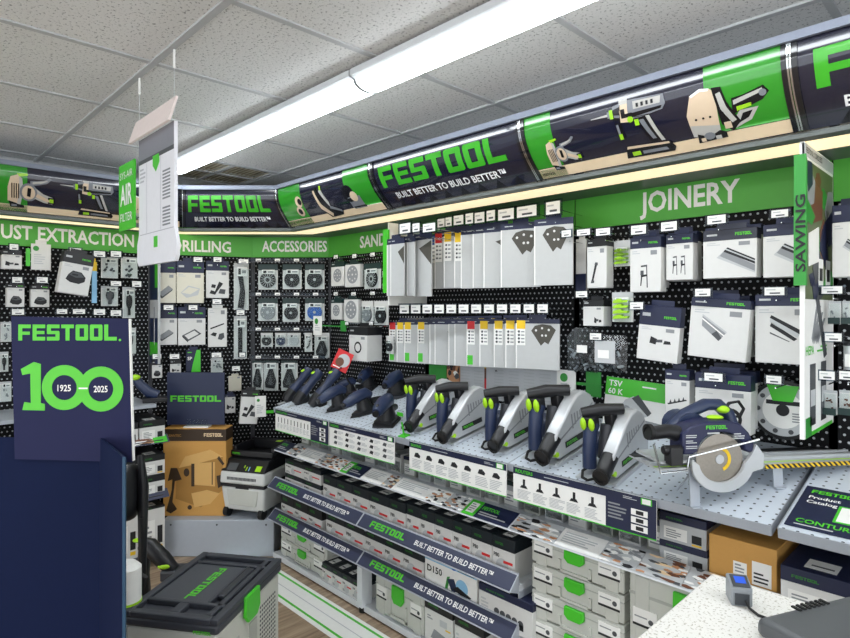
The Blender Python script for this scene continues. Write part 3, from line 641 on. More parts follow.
def d_bolt(m, x0, x1, z0, z1):
    w, h = x1 - x0, z1 - z0; P = lambda L: [(x0 + a * w, z0 + b * h) for a, b in L]
    m.flat(P([(0, .3), (.3, .2), (.35, .7), (.05, .9)]), INK).flat(P([(.3, .4), (.6, .45), (.6, .7), (.3, .65)]), DGREY).flat(P([(.65, .3), (1, .35), (.95, .6), (.7, .62)]), INK)
def d_teeth(m, x0, x1, z0, z1):
    w, h = x1 - x0, z1 - z0; P = lambda L: [(x0 + a * w, z0 + b * h) for a, b in L]
    m.flat(P([(0, .2), (.95, .7), (1, .6), (.05, .08)]), INK)
    for i in range(4): m.flat(P([(.1 + .22 * i, .25 + .11 * i), (.22 + .22 * i, .3 + .11 * i), (.16 + .22 * i, .6 + .11 * i)]), DGREY)
def d_ringp(m, x0, x1, z0, z1):
    c = ((x0 + x1) / 2, (z0 + z1) / 2); r = min(x1 - x0, z1 - z0) / 2; m.disc(c[0], c[1], r, INK, rz=r).disc(c[0], c[1], r * .68, WHITE, -.0012)
def d_fan(m, x0, x1, z0, z1):
    """a wedge of a sanding disc with holes"""
    w, h = x1 - x0, z1 - z0; P = lambda L: [(x0 + a * w, z0 + b * h) for a, b in L]
    m.flat(P([(.0, .7), (.15, .92), (.45, 1.0), (.8, .95), (1, .75), (.7, .12), (.55, .22), (.4, .05)]), FANM)
    for a, b in ((.2, .72), (.45, .82), (.72, .75), (.45, .5), (.6, .5)): m.disc(x0 + a * w, z0 + b * h, .045 * w, WHITE, -.0014, 10)
def d_corner(m, x0, x1, z0, z1): m.flat([(x0, (z0 + z1) / 2 + .2 * (z1 - z0)), (x1, z1), (x1, z0)], FANM)
def d_dots(m, x0, x1, z0, z1):
    c = ((x0 + x1) / 2, (z0 + z1) / 2); r = min(x1 - x0, z1 - z0) / 2; m.disc(c[0], c[1], r, GREYT)
    for k in range(8): m.disc(c[0] + .65 * r * cos(k * pi / 4), c[1] + .65 * r * sin(k * pi / 4), r * .1, WHITE, -.0012, 8)
    m.disc(c[0], c[1], r * .12, WHITE, -.0012, 8)
def d_none(m, x0, x1, z0, z1): pass
FANM = mat('abrasive_print', '#4A4740', .6)
def carton(fr, r, label, out=.14, depth=.05, head=.2, hm=NAVY, bm=WHITE, pic=d_none, pa=(.15, .12, .85, .6), roll=0, yaw=0, logo=True, pitch=0, lines=True, cat='product box', group=None, name='product_box', seed=1, tabm=None, slot=True):
    t0, t1, z0, z1 = fr.rect(r, out); w, h = t1 - t0, z1 - z0; a = w / 2; hh = h * head; d = depth
    g = thing(name, label, cat, fr.w((t0 + t1) / 2, out, z0), (pitch, roll, fr.a + yaw), group)
    MB().box(-a, a, 0, d, 0, h - hh if hh else h, bm).build('body', g, bevel=min(.002, w * .03), segs=1)
    if hh:
        hb = MB().box(-a, a, 0, d, h - hh, h, hm).build('header_band', g, bevel=min(.0015, w * .03), segs=1)
        m = MB()
        if logo: m.logo(a * .22, h - hh * .62, min(hh * .3, w * .06), LOGO, width=w * .3, y=-.0012)
        m.lines(-a * .85, -a * .2, h - hh * .68, h - hh * .3, 1, LGREY, -.0008, seed)
        m.build('lettering', hb, recalc=False)
    m = MB(); H = h - hh
    if lines: m.lines(-a * .85, -a * .3, H * .86, H * .95, 2, LGREY, -.0008, seed).rect(a * .35, a * .75, H * .84, H * .94, GREYT)
    pic(m, -a + w * pa[0], -a + w * pa[2], H * pa[1], H * pa[3])
    if m.v: m.build('printed_picture', g)
    if slot:   # hanger tab with the hook running through it
        MB().box(-a * .55, a * .55, d * .45, d * .45 + .002, h, h + min(.022, h * .15), tabm or hm).build('hanger_tab', g)
    return g
def blister(fr, r, label, out=.10, band=TEAL, item='disc', im=INK, depth=.02, head=.24, cat='blister pack', group=None, tagtext=True, roll=0, name='blister_pack'):
    """backing card with a coloured top and a clear shell over one item"""
    t0, t1, z0, z1 = fr.rect(r, out); w, h = t1 - t0, z1 - z0; a = w / 2; H = h * (1 - head)
    g = thing(name, label, cat, fr.w((t0 + t1) / 2, out, z0), (0, roll, fr.a), group)
    MB().box(-a, a, depth, depth + .002, 0, h, WHITE).build('backing_card', g)
    MB().box(-a, a, depth - .003, depth, H, h, band).build('card_band', g)
    m = MB(); c = (0, H * .5); q = min(a * .8, H * .42); y0 = depth
    if item == 'disc':
        m.cyl((0, y0 - .012, c[1]), (0, y0, c[1]), q, im, n=24).cyl((0, y0 - .0145, c[1]), (0, y0 - .012, c[1]), q * .2, LGREY, n=10)
        for k in range(6): m.cyl((q * .75 * cos(k * pi / 4), y0 - .0135, c[1] + q * .75 * sin(k * pi / 4)), (q * .75 * cos(k * pi / 4), y0 - .012, c[1] + q * .75 * sin(k * pi / 4)), q * .08, DGREY if im in (INK, BLUE) else WHITE, n=8)
    elif item == 'mesh':
        m.cyl((0, y0 - .012, c[1]), (0, y0, c[1]), q, im, n=24)
        for k in range(16): m.box(-.0015, .0015, y0 - .0135, y0 - .012, q * .25, q * .95, LGREY); n = len(m.v); M = Matrix.Translation((0, 0, c[1])) @ Matrix.Rotation(k * pi / 8, 4, 'Y'); m.xf(M, n - 8)
        m.ring((0, y0 - .014, c[1]), (0, 1, 0), q * .3, q * .42, .003, LGREY)
    elif item == 'tri':
        m.prism([(-a * .7, H * .12), (a * .5, H * .08), (a * .75, H * .35), (a * .3, H * .75), (0, H * .92), (-a * .35, H * .7), (-a * .8, H * .3)], y0 - .012, y0, im)
        m.prism([(-a * .4, H * .22), (a * .3, H * .2), (0, H * .6)], y0 - .0135, y0 - .012, DGREY)
    elif item == 'blade':
        m.prism([(-a * .5, H * .06), (a * .3, H * .02), (a * .5, H * .4), (a * .1, H * .95), (-a * .55, H * .9), (-a * .15, H * .5)], y0 - .014, y0, im)
    elif item == 'bar':
        m.box(-a * .35, a * .3, y0 - .014, y0, H * .05, H * .95, im).box(-a * .42, a * .38, y0 - .016, y0, H * .8, H * .88, DGREY)
    elif item == 'parts':
        r_ = random.Random(label)
        for k in range(5):
            p = Vector((r_.uniform(-a * .5, a * .5), y0 - .006, r_.uniform(H * .2, H * .75))); e = p + Vector((r_.uniform(-a * .5, a * .5), 0, r_.uniform(-H * .2, H * .2)))
            m.cyl(p, e, min(a, H) * .14, im, n=8)
    elif item == 'clip':
        for k in range(4):
            z = H * (.12 + .22 * k); m.prism([(-a * .75, z), (a * .6, z + H * .04), (a * .7, z + H * .14), (a * .1, z + H * .12), (a * .05, z + H * .2), (-a * .3, z + H * .18), (-a * .7, z + H * .12)], y0 - .02, y0, im)
    elif item == 'plug':
        m.ell((0, y0 - .01, H * .6), (a * .5, .012, H * .3), im, 10, 6).cyl((0, y0 - .01, H * .1), (0, y0 - .01, H * .5), a * .22, im, n=8)
    m.build('item', g)
    k = depth * .9
    MB().prism([(-a * .96, H * .02), (a * .96, H * .02), (a * .96, H * .98), (-a * .96, H * .98)], -.0, .0012, CLEAR).build('clear_shell', g)
    if tagtext: MB().box(-a * .55, a * .75, depth - .0165, depth - .0155, H * .8, H * 1.02, PAPER).box(-a * .42, -a * .1, depth - .017, depth - .0165, H * .84, H * .98, INK).box(a * .05, a * .6, depth - .017, depth - .0165, H * .87, H * .94, GREYT).build('sticker', g)
    return g
def price_tag(fr, r, label, group, out=.2, hook=True, name='price_tag'):
    t0, t1, z0, z1 = fr.rect(r, out); w, h = t1 - t0, z1 - z0; a = w / 2
    g = thing(name, label, 'price tag', fr.w((t0 + t1) / 2, out, z0), (0, 0, fr.a), group)
    MB().box(-a * 1.15, a * 1.15, .0008, .0028, -h * .12, h * 1.12, HOLDER).build('clear_holder', g)
    MB().box(-a * .86, a * .86, -.0004, .0008, h * .04, h * .96, PAPER).build('paper_label', g)
    MB().rect(-a * .4, a * .5, h * .2, h * .36, DGREY, -.0012).rect(-a * .7, a * .1, h * .62, h * .74, LGREY, -.0012).build('print', g)
    if hook: MB().cyl((0, .003, h * .5), (0, out - .001, h * .35), .0022, CHROME, n=6).cyl((0, .02, -h * .55), (0, out - .001, -h * .55), .0022, CHROME, n=6).build('hook_wire', g)
    return g
def tags(fr, rects, label, group, out=.2):
    for i, r in enumerate(rects): price_tag(fr, r, '%s, %s from the left' % (label, ORD[i]), group, out)
# ---------------------------------------------------------------- dust extraction bay (left wall)
o_ = .12
carton(FL, (2, 250, 22, 269), 'small grey card box at the far left under the dust extraction sign', o_, head=.25, hm=BLACK, bm=WHITE, pic=d_bolt, logo=False)
g = carton(FL, (31, 244, 51, 270), 'white info card with green circle under the dust extraction sign', o_, .003, head=0, lines=False, cat='info card', name='info_card', slot=True, tabm=WHITE)
t0, t1, z0, z1 = FL.rect((31, 244, 51, 270), o_); h = z1 - z0; a = (t1 - t0) / 2
MB().disc(-a * .5, h * .82, a * .3, LEAF).lines(-a * .7, a * .5, h * .2, h * .62, 5, LGREY).build('print', g)
MB().box(-a - .025, -a - .004, -.002, .002, .02, h * .8, LATCH).build('green_side_flap', g)
carton(FL, (7, 284, 24.5, 307), 'small white box with adapter picture, leftmost of the dust extraction pair', o_, head=.16, hm=BLACK, pic=d_batt)
carton(FL, (31, 285, 49.5, 307), 'small white box with adapter picture, right one of the dust extraction pair', o_, head=.2, hm=BLACK, pic=d_batt)
carton(FL, (57, 252, 88, 294), 'large tilted white box picturing a charger, hanging under dust extraction', .22, .07, head=.27, hm=BLACK, pic=d_batt, pa=(.18, .35, .82, .78), roll=radians(9))
carton(FL, (92, 262, 97, 303), 'slim blue and yellow packet hanging beside the tilted charger box', .16, .01, head=.22, hm=YEL, bm=SKY, logo=False, lines=False, cat='packet')
for r, lb in (((102, 257, 119, 278), 'clear bag with a small nozzle, upper left of four'), ((122, 257, 138.5, 278), 'clear bag with a hose clip, upper right of four'), ((102, 286, 119, 306), 'clear bag with a filter plug, lower left of four'), ((123.5, 287, 136, 318), 'long clear bag with a dark plug, lower right of four')):
    blister(FL, r, lb + ' under dust extraction', o_, LGREY, 'plug' if 'plug' in lb else 'parts', INK if 'long' in lb else DGREY, head=.1, cat='clear bag', group='clear bags in the dust extraction bay', name='clear_bag')
blister(FL, (124, 328, 137, 354), 'clear pack with black brush right of the anniversary sign', o_, LGREY, 'plug', INK, head=.12)
blister(FL, (1, 322, 12, 342), 'pale boxed part hanging left of the anniversary sign', o_, LGREY, 'parts', GREYT, head=.1)
blister(FL, (0, 382, 12, 402), 'pale clear pack low at the left edge beside the anniversary sign', o_, LGREY, 'parts', GREYT, head=.1)
blister(FL, (0, 352, 9, 372), 'dark clear pack at the left edge beside the anniversary sign', o_, LGREY, 'plug', INK, head=.12)
tags(FL, [(9, 244, 19, 250), (69, 248, 82, 254), (93, 251, 106, 257), (110, 251, 122, 257)], 'white price tag in the top row of the dust extraction bay', 'top price tags, dust extraction bay', .17)
tags(FL, [(11.5, 277, 23, 283), (36, 277, 48.5, 283), (110, 281, 122, 286), (131.5, 281, 142, 287)], 'white price tag in the middle row of the dust extraction bay', 'middle price tags, dust extraction bay', .17)
tags(FL, [(11, 309, 25, 315), (56, 309, 68, 314), (72, 309, 86, 314), (93, 309, 106, 315), (110, 310, 122, 316)], 'white price tag just above the anniversary sign', 'price tags above the anniversary sign', .17)
# ---------------------------------------------------------------- drilling bay
carton(F1, (155, 261, 176, 303), 'navy and beige box with dark filter picture, left under drilling', .1, bm=CREAMC, pic=d_panel, head=.28)
carton(F1, (176.5, 261, 204, 303), 'navy and beige box with filter bag picture under drilling', .12, bm=CREAMC, pic=d_bag, head=.28)
carton(F1, (206, 261, 229, 298), 'navy and white box with black nozzle picture under drilling', .1, pic=d_nozz, head=.26)
blister(F1, (234, 263, 249, 310), 'tall clear pack with black crevice nozzle beside the accessories bay', .1, LGREY, 'blade', INK, head=.1)
carton(F1, (154, 307, 177, 345), 'navy and white box with flat grey filter picture, lower left under drilling', .1, pic=d_panel, head=.3)
carton(F1, (178, 307, 205.5, 345), 'navy and white box with filter frame picture under drilling', .1, pic=d_frame, head=.3)
carton(F1, (208, 308, 227, 347), 'white box with black tube and nozzle pictures under drilling', .1, head=0, pic=d_tube, pa=(.12, .18, .9, .62), tabm=WHITE)
blister(F1, (234, 316, 247, 359), 'tall clear pack with dark brush bar beside the accessories bay', .1, LGREY, 'bar', INK, head=.08)
carton(F1, (152, 360, 162, 378), 'small box with black header, leftmost of the low row under drilling', .1, head=.28, hm=BLACK, pic=d_batt, logo=False)
carton(F1, (170, 360, 181, 374), 'small pale box with black header in the low row under drilling', .1, head=.28, hm=BLACK, pic=d_bolt, logo=False)
g = carton(F1, (186, 350, 201, 372), 'navy packet with bright green corner above the small maker sign', .12, .012, head=0, bm=NAVY, lines=False, cat='packet', tabm=NAVY)
t0, t1, z0, z1 = F1.rect((186, 350, 201, 372), .12); h = z1 - z0; a = (t1 - t0) / 2
MB().flat([(a * .95, 0), (a * .95, h), (a * .4, h), (-a * .1, h * .35), (-a * .3, 0)], LATCH).text('SP', -a * .8, h * .55, h * .15, PAPER, width=a * .6).lines(-a * .8, a * .1, h * .85, h * .93, 1, LOGO).build('print', g)
blister(F1, (211, 358, 223, 373), 'small clear bag above the right end of the small maker sign', .1, LGREY, 'parts', GREYT, head=.14, name='clear_bag', cat='clear bag')
carton(F1, (228.5, 376, 241.5, 391), 'small beige packet low in the drilling bay', .1, .02, head=0, bm=CREAMC, tabm=CREAMC, cat='packet')
carton(F1, (225, 395, 235.5, 413), 'small pale box right of the small maker sign', .16, head=.12, hm=NAVY, pic=d_bolt, logo=False)
g = carton(F1, (239, 391, 257, 424), 'white box with black lid and fittings picture, tilted on its hook', .30, .06, head=.18, hm=BLACK, pic=d_nozz, pa=(.1, .25, .9, .72), roll=radians(5), lines=False)
t0, t1, z0, z1 = F1.rect((255, 396, 266, 417), .34); h = z1 - z0; a = (t1 - t0) / 2
g = thing('info_card', 'white info card with green dot beside the tilted black lidded box', 'info card', F1.w((t0 + t1) / 2, .34, z0), (0, 0, F1.a)); MB().box(-a, a, 0, .002, 0, h, PAPER).build('card', g); MB().disc(-a * .4, h * .8, a * .28, LEAF).lines(-a * .7, a * .6, h * .15, h * .6, 5, LGREY).build('print', g)
MB().box(a, a + .05, .002, .005, h * .15, h * .28, LATCH).box(a * .2, a * .4, .002, .33, h * .5, h * .54, LATCH).build('green_arm', g)
tags(F1, [(193, 257, 203, 262), (213, 257, 222, 262), (238, 259, 249, 263.5)], 'white price tag in the top row of the drilling bay', 'top price tags, drilling bay', .15)
tags(F1, [(163, 305, 174, 310), (188, 305, 198, 310), (212, 299, 222, 304), (236, 310, 245, 315)], 'white price tag in the middle row of the drilling bay', 'middle price tags, drilling bay', .15)
tags(F1, [(152, 354, 162, 359), (169, 354, 180, 359), (211, 352.5, 222, 357.5), (231.5, 366, 240.5, 371), (239, 352.5, 245.5, 357)], 'white price tag in the low row of the drilling bay', 'low price tags, drilling bay', .15)
# ---------------------------------------------------------------- accessories bay
for i, (r, im, it) in enumerate((((257.5, 264, 277, 289.5), INK, 'mesh'), ((282, 264, 301, 289), INK, 'disc'), ((304.5, 264, 324, 289), INK, 'disc'), ((257.5, 298, 277, 321), GREYT, 'disc'), ((282, 298, 299, 322), INK, 'disc'), ((304.5, 298, 324, 321), BLUE, 'disc'))):
    blister(F2, r, ['dark perforated disc in a clear pack, upper left under accessories', 'dark sanding pad in a clear pack, upper middle under accessories', 'dark holed sanding pad in a clear pack, upper right under accessories', 'grey disc in a clear pack, second row left under accessories', 'black disc in a clear pack, second row middle under accessories', 'bright blue disc in a clear pack under accessories'][i], .1, TEAL, it, im, group='disc packs in the accessories bay')
for i, (r, im, it) in enumerate((((260, 333, 272, 347), INK, 'disc'), ((274.5, 333, 286, 347), NAVYP, 'disc'), ((286.5, 333, 300, 347), LGREY, 'disc'), ((304, 333, 311.5, 352), INK, 'parts'), ((314, 333, 329, 358), INK, 'tri'))):
    blister(F2, r, ['small black disc pack, third row left under accessories', 'small navy disc pack, third row under accessories', 'small pale disc pack, third row under accessories', 'narrow dark clear pack in the third row under accessories', 'black pointed sanding pad pack hanging below the blue disc'][i], .1, WHITE, it, im, head=.14, group='small packs in the accessories bay')
for i, r in enumerate(((251.5, 361, 262.5, 390), (263, 361, 277.5, 391), (280.5, 361, 297, 391))):
    blister(F2, r, ['narrow clear pack with black pointed pad, left of the low row', 'tall clear pack with black iron shaped pad in the low row', 'tall clear pack with black pad just above the grinders'][i], .1, TEAL, 'tri', INK, head=.08, group='pad packs in the accessories bay')
def label_rail(fr, t0, t1, z, out, label, n, group):
    g = thing('label_rail', label, 'label rail', fr.w((t0 + t1) / 2, out, z), (0, 0, fr.a), group); h = (t1 - t0) / 2
    MB().box(-h, h, 0, .004, 0, .022, HOLDER).box(-h, h, -.002, .006, -.004, 0, DSTEEL).build('channel', g)
    for k in range(n):
        x = -h + (k + .5) * 2 * h / n
        MB().box(x - .018, x + .018, -.0012, 0, .002, .02, PAPER).box(x - .01, x + .012, -.0018, -.0012, .006, .01, DGREY).build('paper_label', g)
    for x in (-h * .8, 0, h * .8): MB().cyl((x, .004, .008), (x, out - .002, .008), .002, CHROME, n=6).build('hook_wire', g)
for y, nm in ((260, 'top'), (294, 'second'), (329, 'third'), (357, 'lowest')):
    zc = F2.tz(290, y, .13)[1]
    label_rail(F2, .01, L2 - .02, zc - .011, .13, nm + ' label rail across the accessories bay', 4, 'label rails of the accessories bay')
# ---------------------------------------------------------------- sanding bay (left end of the long wall)
carton(FR, (331, 262, 344, 286), 'narrow white box with grey disc picture, top left under sanding', .1, .03, head=.2, hm=TEAL, pic=d_dots, pa=(.1, .2, .9, .9), logo=False, lines=False)
carton(FR, (345, 263, 360, 287), 'white box with holed disc picture in the top row under sanding', .12, .03, head=.06, hm=TEAL, pic=d_dots, pa=(.05, .15, .95, .95), logo=False, lines=False)
blister(FR, (362, 263, 378.5, 288.5), 'clear pack with dark green disc in the top row under sanding', .12, TEAL, 'mesh', INK)
blister(FR, (380, 266, 389, 288.5), 'clear disc pack half hidden by the left side banner', .1, TEAL, 'disc', INK)
carton(FR, (331, 299, 341.5, 319.5), 'narrow white box with grey disc picture in the second row under sanding', .1, .03, head=.2, hm=TEAL, pic=d_dots, pa=(.1, .2, .9, .9), logo=False, lines=False)
carton(FR, (344, 298, 358, 322.5), 'white box with grey holed disc picture in the second row under sanding', .12, .03, head=.06, hm=TEAL, pic=d_dots, pa=(.05, .15, .95, .95), logo=False, lines=False)
blister(FR, (359.5, 301, 371, 323), 'clear pack with pale grey disc in the second row under sanding', .12, WHITE, 'disc', GREYT)
blister(FR, (372, 301, 386, 325), 'clear pack with black disc in the second row under sanding', .14, WHITE, 'disc', INK)
carton(FR, (349, 327, 367, 361), 'white box with black lid and ring picture hanging above the sanders', .2, .12, head=.24, hm=BLACK, pic=d_ringp, pa=(.28, .3, .72, .75), logo=False)
blister(FR, (384, 336, 391, 354), 'small clear pack with black disc left of the lower sandpaper row', .12, WHITE, 'disc', INK)
tags(FR, [(333.5, 255, 338, 258.5), (352, 254, 356.5, 258), (370, 252.5, 375, 256.5)], 'small white price tag in the top row under sanding', 'top price tags, sanding bay', .15)
tags(FR, [(333.5, 292, 338, 295.5), (351, 292, 356, 295.5), (370, 291.5, 375, 295)], 'small white price tag in the second row under sanding', 'second price tags, sanding bay', .15)
tags(FR, [(345, 322, 348.5, 325), (369, 321.5, 373, 325)], 'small white price tag in the third row under sanding', 'third price tags, sanding bay', .22)
# green pointer arms with cards
def wobbler(fr, card, clip, label, out, pc=LEAF):
    t0, t1, z0, z1 = fr.rect(clip, out); g = thing('shelf_wobbler', label, 'shelf marker', fr.w((t0 + t1) / 2, out, z0), (0, 0, fr.a)); w = t1 - t0; h = z1 - z0
    pts = [(-w / 2, 0)] + [p for k in range(5) for p in ((-w / 2 + w * (k + .5) / 5, -h * .06), (-w / 2 + w * (k + 1) / 5, 0))] + [(w / 2, h), (-w / 2, h)]
    MB().prism(pts, 0, .003, LEAF).build('green_clip', g)
    MB().cyl((0, .003, h * .4), (0, out - .001, h * .4), .002, LEAF, n=6).build('stem', g)
    a0, a1, b0, b1 = fr.rect(card, out + .004); c = (t0 + t1) / 2
    MB().box(min(a1 - c, -w / 2), max(a0 - c, w / 2), -.003, 0, h * .4, h * .52, LEAF).build('arm', g)
    MB().box(a0 - c, a1 - c, -.006, -.004, b0 - z0, b1 - z0, PAPER).build('card', g)
    m = MB().disc((a0 + a1) / 2 - c - (a1 - a0) * .12, b1 - z0 - (a1 - a0) * .35, (a1 - a0) * .2, LEAF, -.0066).lines(a0 - c + .2 * (a1 - a0), a1 - c - .2 * (a1 - a0), b0 - z0 + .2 * (b1 - b0), b1 - z0 - .45 * (b1 - b0), 3, LGREY, -.0066); m.build('print', g)
wobbler(FR, (313.5, 316, 322, 335), (340.5, 321, 346, 331), 'white card on a green pointer arm above the sanders', .20)
wobbler(FR, (557, 370, 576, 398), (586, 372, 601, 396), 'white card on a green toothed pointer beside the paper chart', .10)
# red leaflet
a0 = FR.tz(338, 370, .3); g = thing('leaflet', 'red tilted leaflet with a disc picture above the sanders', 'leaflet', FR.w(a0[0], .3, a0[1]), (-.2, radians(22), .5))
m = MB().box(-.055, .055, 0, .002, 0, .125, RED).build('sheet', g); MB().disc(.008, .066, .042, LGREY, n=20).disc(-.012, .05, .028, RUST, -.0012).lines(-.045, .04, .008, .022, 1, PAPER).build('print', m)
# ---------------------------------------------------------------- hanging sandpaper packs
SLEEVE = mat('sandpaper_sleeve', '#BFC1C1', .5)  # grey puts the shade of the turned faces into the white sleeves
def pack(fr, r, out, label, sticker=None, pic=None, pa=(.3, .5, .98, .92), foot=None, group=None, head=.1, yw=None):
    t0, t1, z0, z1 = fr.rect(r, out); w, h = t1 - t0, z1 - z0; a = w / 2
    g = thing('sandpaper_pack', label, 'sandpaper pack', fr.w((t0 + t1) / 2, out, z0), (0, 0, fr.a + (YAW if yw is None else yw)), group)
    MB().box(-a, a, 0, .0085, 0, h * (1 - head), SLEEVE).build('sleeve', g, bevel=.001, segs=1)
    MB().box(-a - .0008, -a + .0045, -.0008, .0095, .002, h * (1 - head), PAPER).build('lit_edge', g)  # pale strip paints the brighter, lit left edge and sets packs apart
    hb = MB().box(-a, a, 0, .0085, h * (1 - head), h, NAVY).build('header_band', g)
    MB().lines(-a * .8, -a * .1, h * (1 - head * .65), h * (1 - head * .35), 1, LGREY).build('lettering', hb)
    if sticker:
        s0 = -a + .004; s1 = s0 + .042; m = MB().rect(s0, s1, h * .47, h * (1 - head * .35), PAPER, -.0012).rect(s0, s1, h * .8, h * (1 - head * .35), sticker, -.0018)
        for i in range(4): m.disc(s0 + .011, h * (.745 - .07 * i), .006, DGREY, -.0018, 8).rect(s0 + .022, s1 - .004, h * (.73 - .07 * i), h * (.755 - .07 * i), GREYT, -.0018)
        m.build('grit_sticker', g)
    m = MB()
    if pic: pic(m, -a + w * pa[0], -a + w * pa[2], h * pa[1], h * pa[3])
    m.lines(-a * .85, -a * .4, h * .86, h * .885, 1, LGREY)
    if foot: m.rect(-a + .003, -a + .035, h * .04, h * .24, foot)
    m.build('print', g)
    MB().box(-a * .4, a * .4, .003, .005, h, h + .02, NAVY).cyl((0, .004, h + .012), (0, out - .001, h + .012), .0022, CHROME, n=6).build('hanger', g)
    return g
U = [(387, 238.5, 296), (390.6, 238, 296), (404, 236, 296), (407, 236, 296), (414, 233.5, 296.5), (431.3, 233, 288.5), (437.6, 230.5, 288.5), (446.6, 229, 287.8), (457, 229.5, 287.6), (463.5, 227.6, 288.3), (475.3, 226.5, 287.8), (486, 225.3, 287.8), (503.5, 222.5, 287.2), (536.5, 218.2, 285.3)]
US = [None, None, None, None, None, BLUE, RED, YEL, YEL, None, None, None, None, None]
UP = [None, (d_corner, (.55, .55, 1, .85)), None, None, (d_corner, (.3, .5, 1, .88)), None, None, None, None, (d_corner, (.5, .6, 1, .85)), (d_corner, (.6, .6, 1, .85)), (d_corner, (.35, .5, 1, .85)), (d_fan, (.28, .48, .97, .88)), (d_fan, (.22, .48, .9, .88))]
ords = ORD; YAW = radians(13)
for i, (x, y0, y1) in enumerate(U):
    wpx = (14.5, 13.4, 9.5, 7.5, 17.3)[i] if i < 5 else 34.5 if i >= 12 else 30; out = (.335, .352, .30, .318, .28)[i] if i < 5 else .06 + .014 * i; p = UP[i]
    ex = {5: 'with blue sticker, ', 6: 'with red sticker, ', 12: 'with broad disc picture, ', 13: 'with disc picture, '}.get(i, '')
    pack(FR, (x, y0, x + wpx, y1), out, 'tall white sandpaper pack %s%s from the left in the upper row' % (ex, ords[i]), US[i], p[0] if p else None, p[1] if p else (0, 0, 1, 1), group='upper row of sandpaper packs', yw=0 if i < 5 else None)
Lx = [392.3, 399.8, 407.3, 420.3, 432.2, 437.3, 451, 457, 469, 481.7, 496, 507.4, 518.6]
LS = [RED, YEL, YEL, YEL, None, None, None, None, RED, YEL, YEL, YEL, YEL]
LP_ = {5: (d_corner, (.4, .5, 1, .85)), 7: (d_corner, (.4, .5, 1, .85)), 12: (d_fan, (.36, .45, .92, .9))}
for i, x in enumerate(Lx):
    f = i / 12; y0 = 321.5 - 2.5 * f; y1 = 362.5 + 7 * f; out = .06 + .014 * i; p = LP_.get(i)
    pack(FR, (x, y0, x + (38.5 if i == 12 else 27), y1), out, 'shorter white sandpaper pack %s%s from the left in the lower row' % ({0: 'with red sticker, ', 8: 'with red sticker, ', 12: 'with disc picture, '}.get(i, ''), ords[i]), LS[i], p[0] if p else None, p[1] if p else (0, 0, 1, 1), LATCH if i in (0, 2, 3, 8) else None, 'lower row of sandpaper packs', .09)
UT = [(399, 223, 411, 233.5), (412, 223, 420, 232), (422, 223, 436, 232), (437, 218.5, 445, 227.5), (445, 217, 452, 226.5), (453, 215, 464, 225), (465, 213, 473.5, 224), (474, 212, 485, 223), (486, 210, 495.5, 221), (497, 208.5, 515, 220), (515.5, 205.5, 538, 217), (545, 201, 561, 214.5)]
for i, r in enumerate(UT):
    price_tag(FR, r, 'picture price label %s from the left above the upper sandpaper row' % ords[i], 'labels above the upper sandpaper row', .27 if i > 2 else .37, name='price_label')
for i in range(12):
    x = 399 + 11.2 * i + .12 * i * i; y = 304.5 - .05 * i
    price_tag(FR, (x, y, x + 10.5 + .12 * i, y + 9.2), 'picture price label %s from the left above the lower sandpaper row' % ords[i], 'labels above the lower sandpaper row', .27, name='price_label')
# paper chart and cards on the board behind the saws
def wall_print(fr, r, out, name, label, cat, draw, bm=PAPER):
    t0, t1, z0, z1 = fr.rect(r, out); g = thing(name, label, cat, fr.w((t0 + t1) / 2, out, z0), (0, 0, fr.a)); w, h = t1 - t0, z1 - z0
    MB().box(-w / 2, w / 2, 0, out - .0005, 0, h, bm).build('sheet', g); m = MB(); draw(m, w / 2, h); m.build('print', g); return g
def d_chart(m, a, h):
    for k, c in enumerate((YEL, RUST, RED, BLUE)): m.rect(-a * .42, -a * .38, h * (.75 - .25 * k), h * (1 - .25 * k), c)
    for k in range(6):
        for j in range(12): m.rect(-a * .95 + a * .3 * k + (.14 * a if k > 1 else 0), -a * .75 + a * .3 * k + (.14 * a if k > 1 else 0), h * (.05 + .075 * j), h * (.075 + .075 * j), LGREY)
    for j in (.85, .7): m.flat([(-a * .2, h * j), (-a * .14, h * j), (-a * .17, h * (j + .05))], INK)
wall_print(FR, (459, 360, 557, 402), .02, 'grit_chart', 'large pale paper chart with coloured strip behind the track saws', 'chart', d_chart, mat('chart_paper', '#C9CBCE', .6))
wall_print(FR, (429, 362, 446.5, 386), .03, 'wall_card', 'plain green card on the board behind the first track saw', 'card', lambda m, a, h: m.rect(-a * .9, a * .9, h * .02, h * .06, LEAF), LEAF)
wall_print(FR, (447, 362, 459, 386), .03, 'photo_card', 'small workshop photo card between the green card and paper chart', 'card', lambda m, a, h: hatch_photo(m, -a, a, 0, h, (SKIN, INK, PAPER, RUST, DGREY), -.0008, 3, 10), SKIN)
# ---------------------------------------------------------------- joinery bay
carton(FR, (575.8, 239, 586, 291), 'narrow white and navy pack at the left edge of the joinery bay', .13, .02, head=0, lines=False, tabm=WHITE, pic=lambda m, a, b, c, d: m.rect(a, b, c, d, NAVY), pa=(0, 0, 1, .33))
carton(FR, (587, 239, 606.5, 288), 'white box with black header and wrench picture under joinery', .2, .06, head=.15, hm=BLACK, pic=d_wrench, pa=(.2, .12, .6, .62), logo=False)
blister(FR, (612, 240, 629, 266), 'clear bag of bright green clips, upper one under joinery', .16, LGREY, 'clip', LIME, head=.3, name='clear_bag', cat='clear bag')
carton(FR, (633, 235, 664, 288), 'navy and white box behind the single clamp box', .12, .05, logo=False, lines=False)
carton(FR, (630, 237, 661, 292), 'navy and white box picturing one screw clamp under joinery', .22, .05, pic=d_clamp, pa=(.3, .1, .72, .62))
carton(FR, (668, 232, 697, 281), 'navy and white box behind the pair of clamps box', .11, .05, logo=False, lines=False)
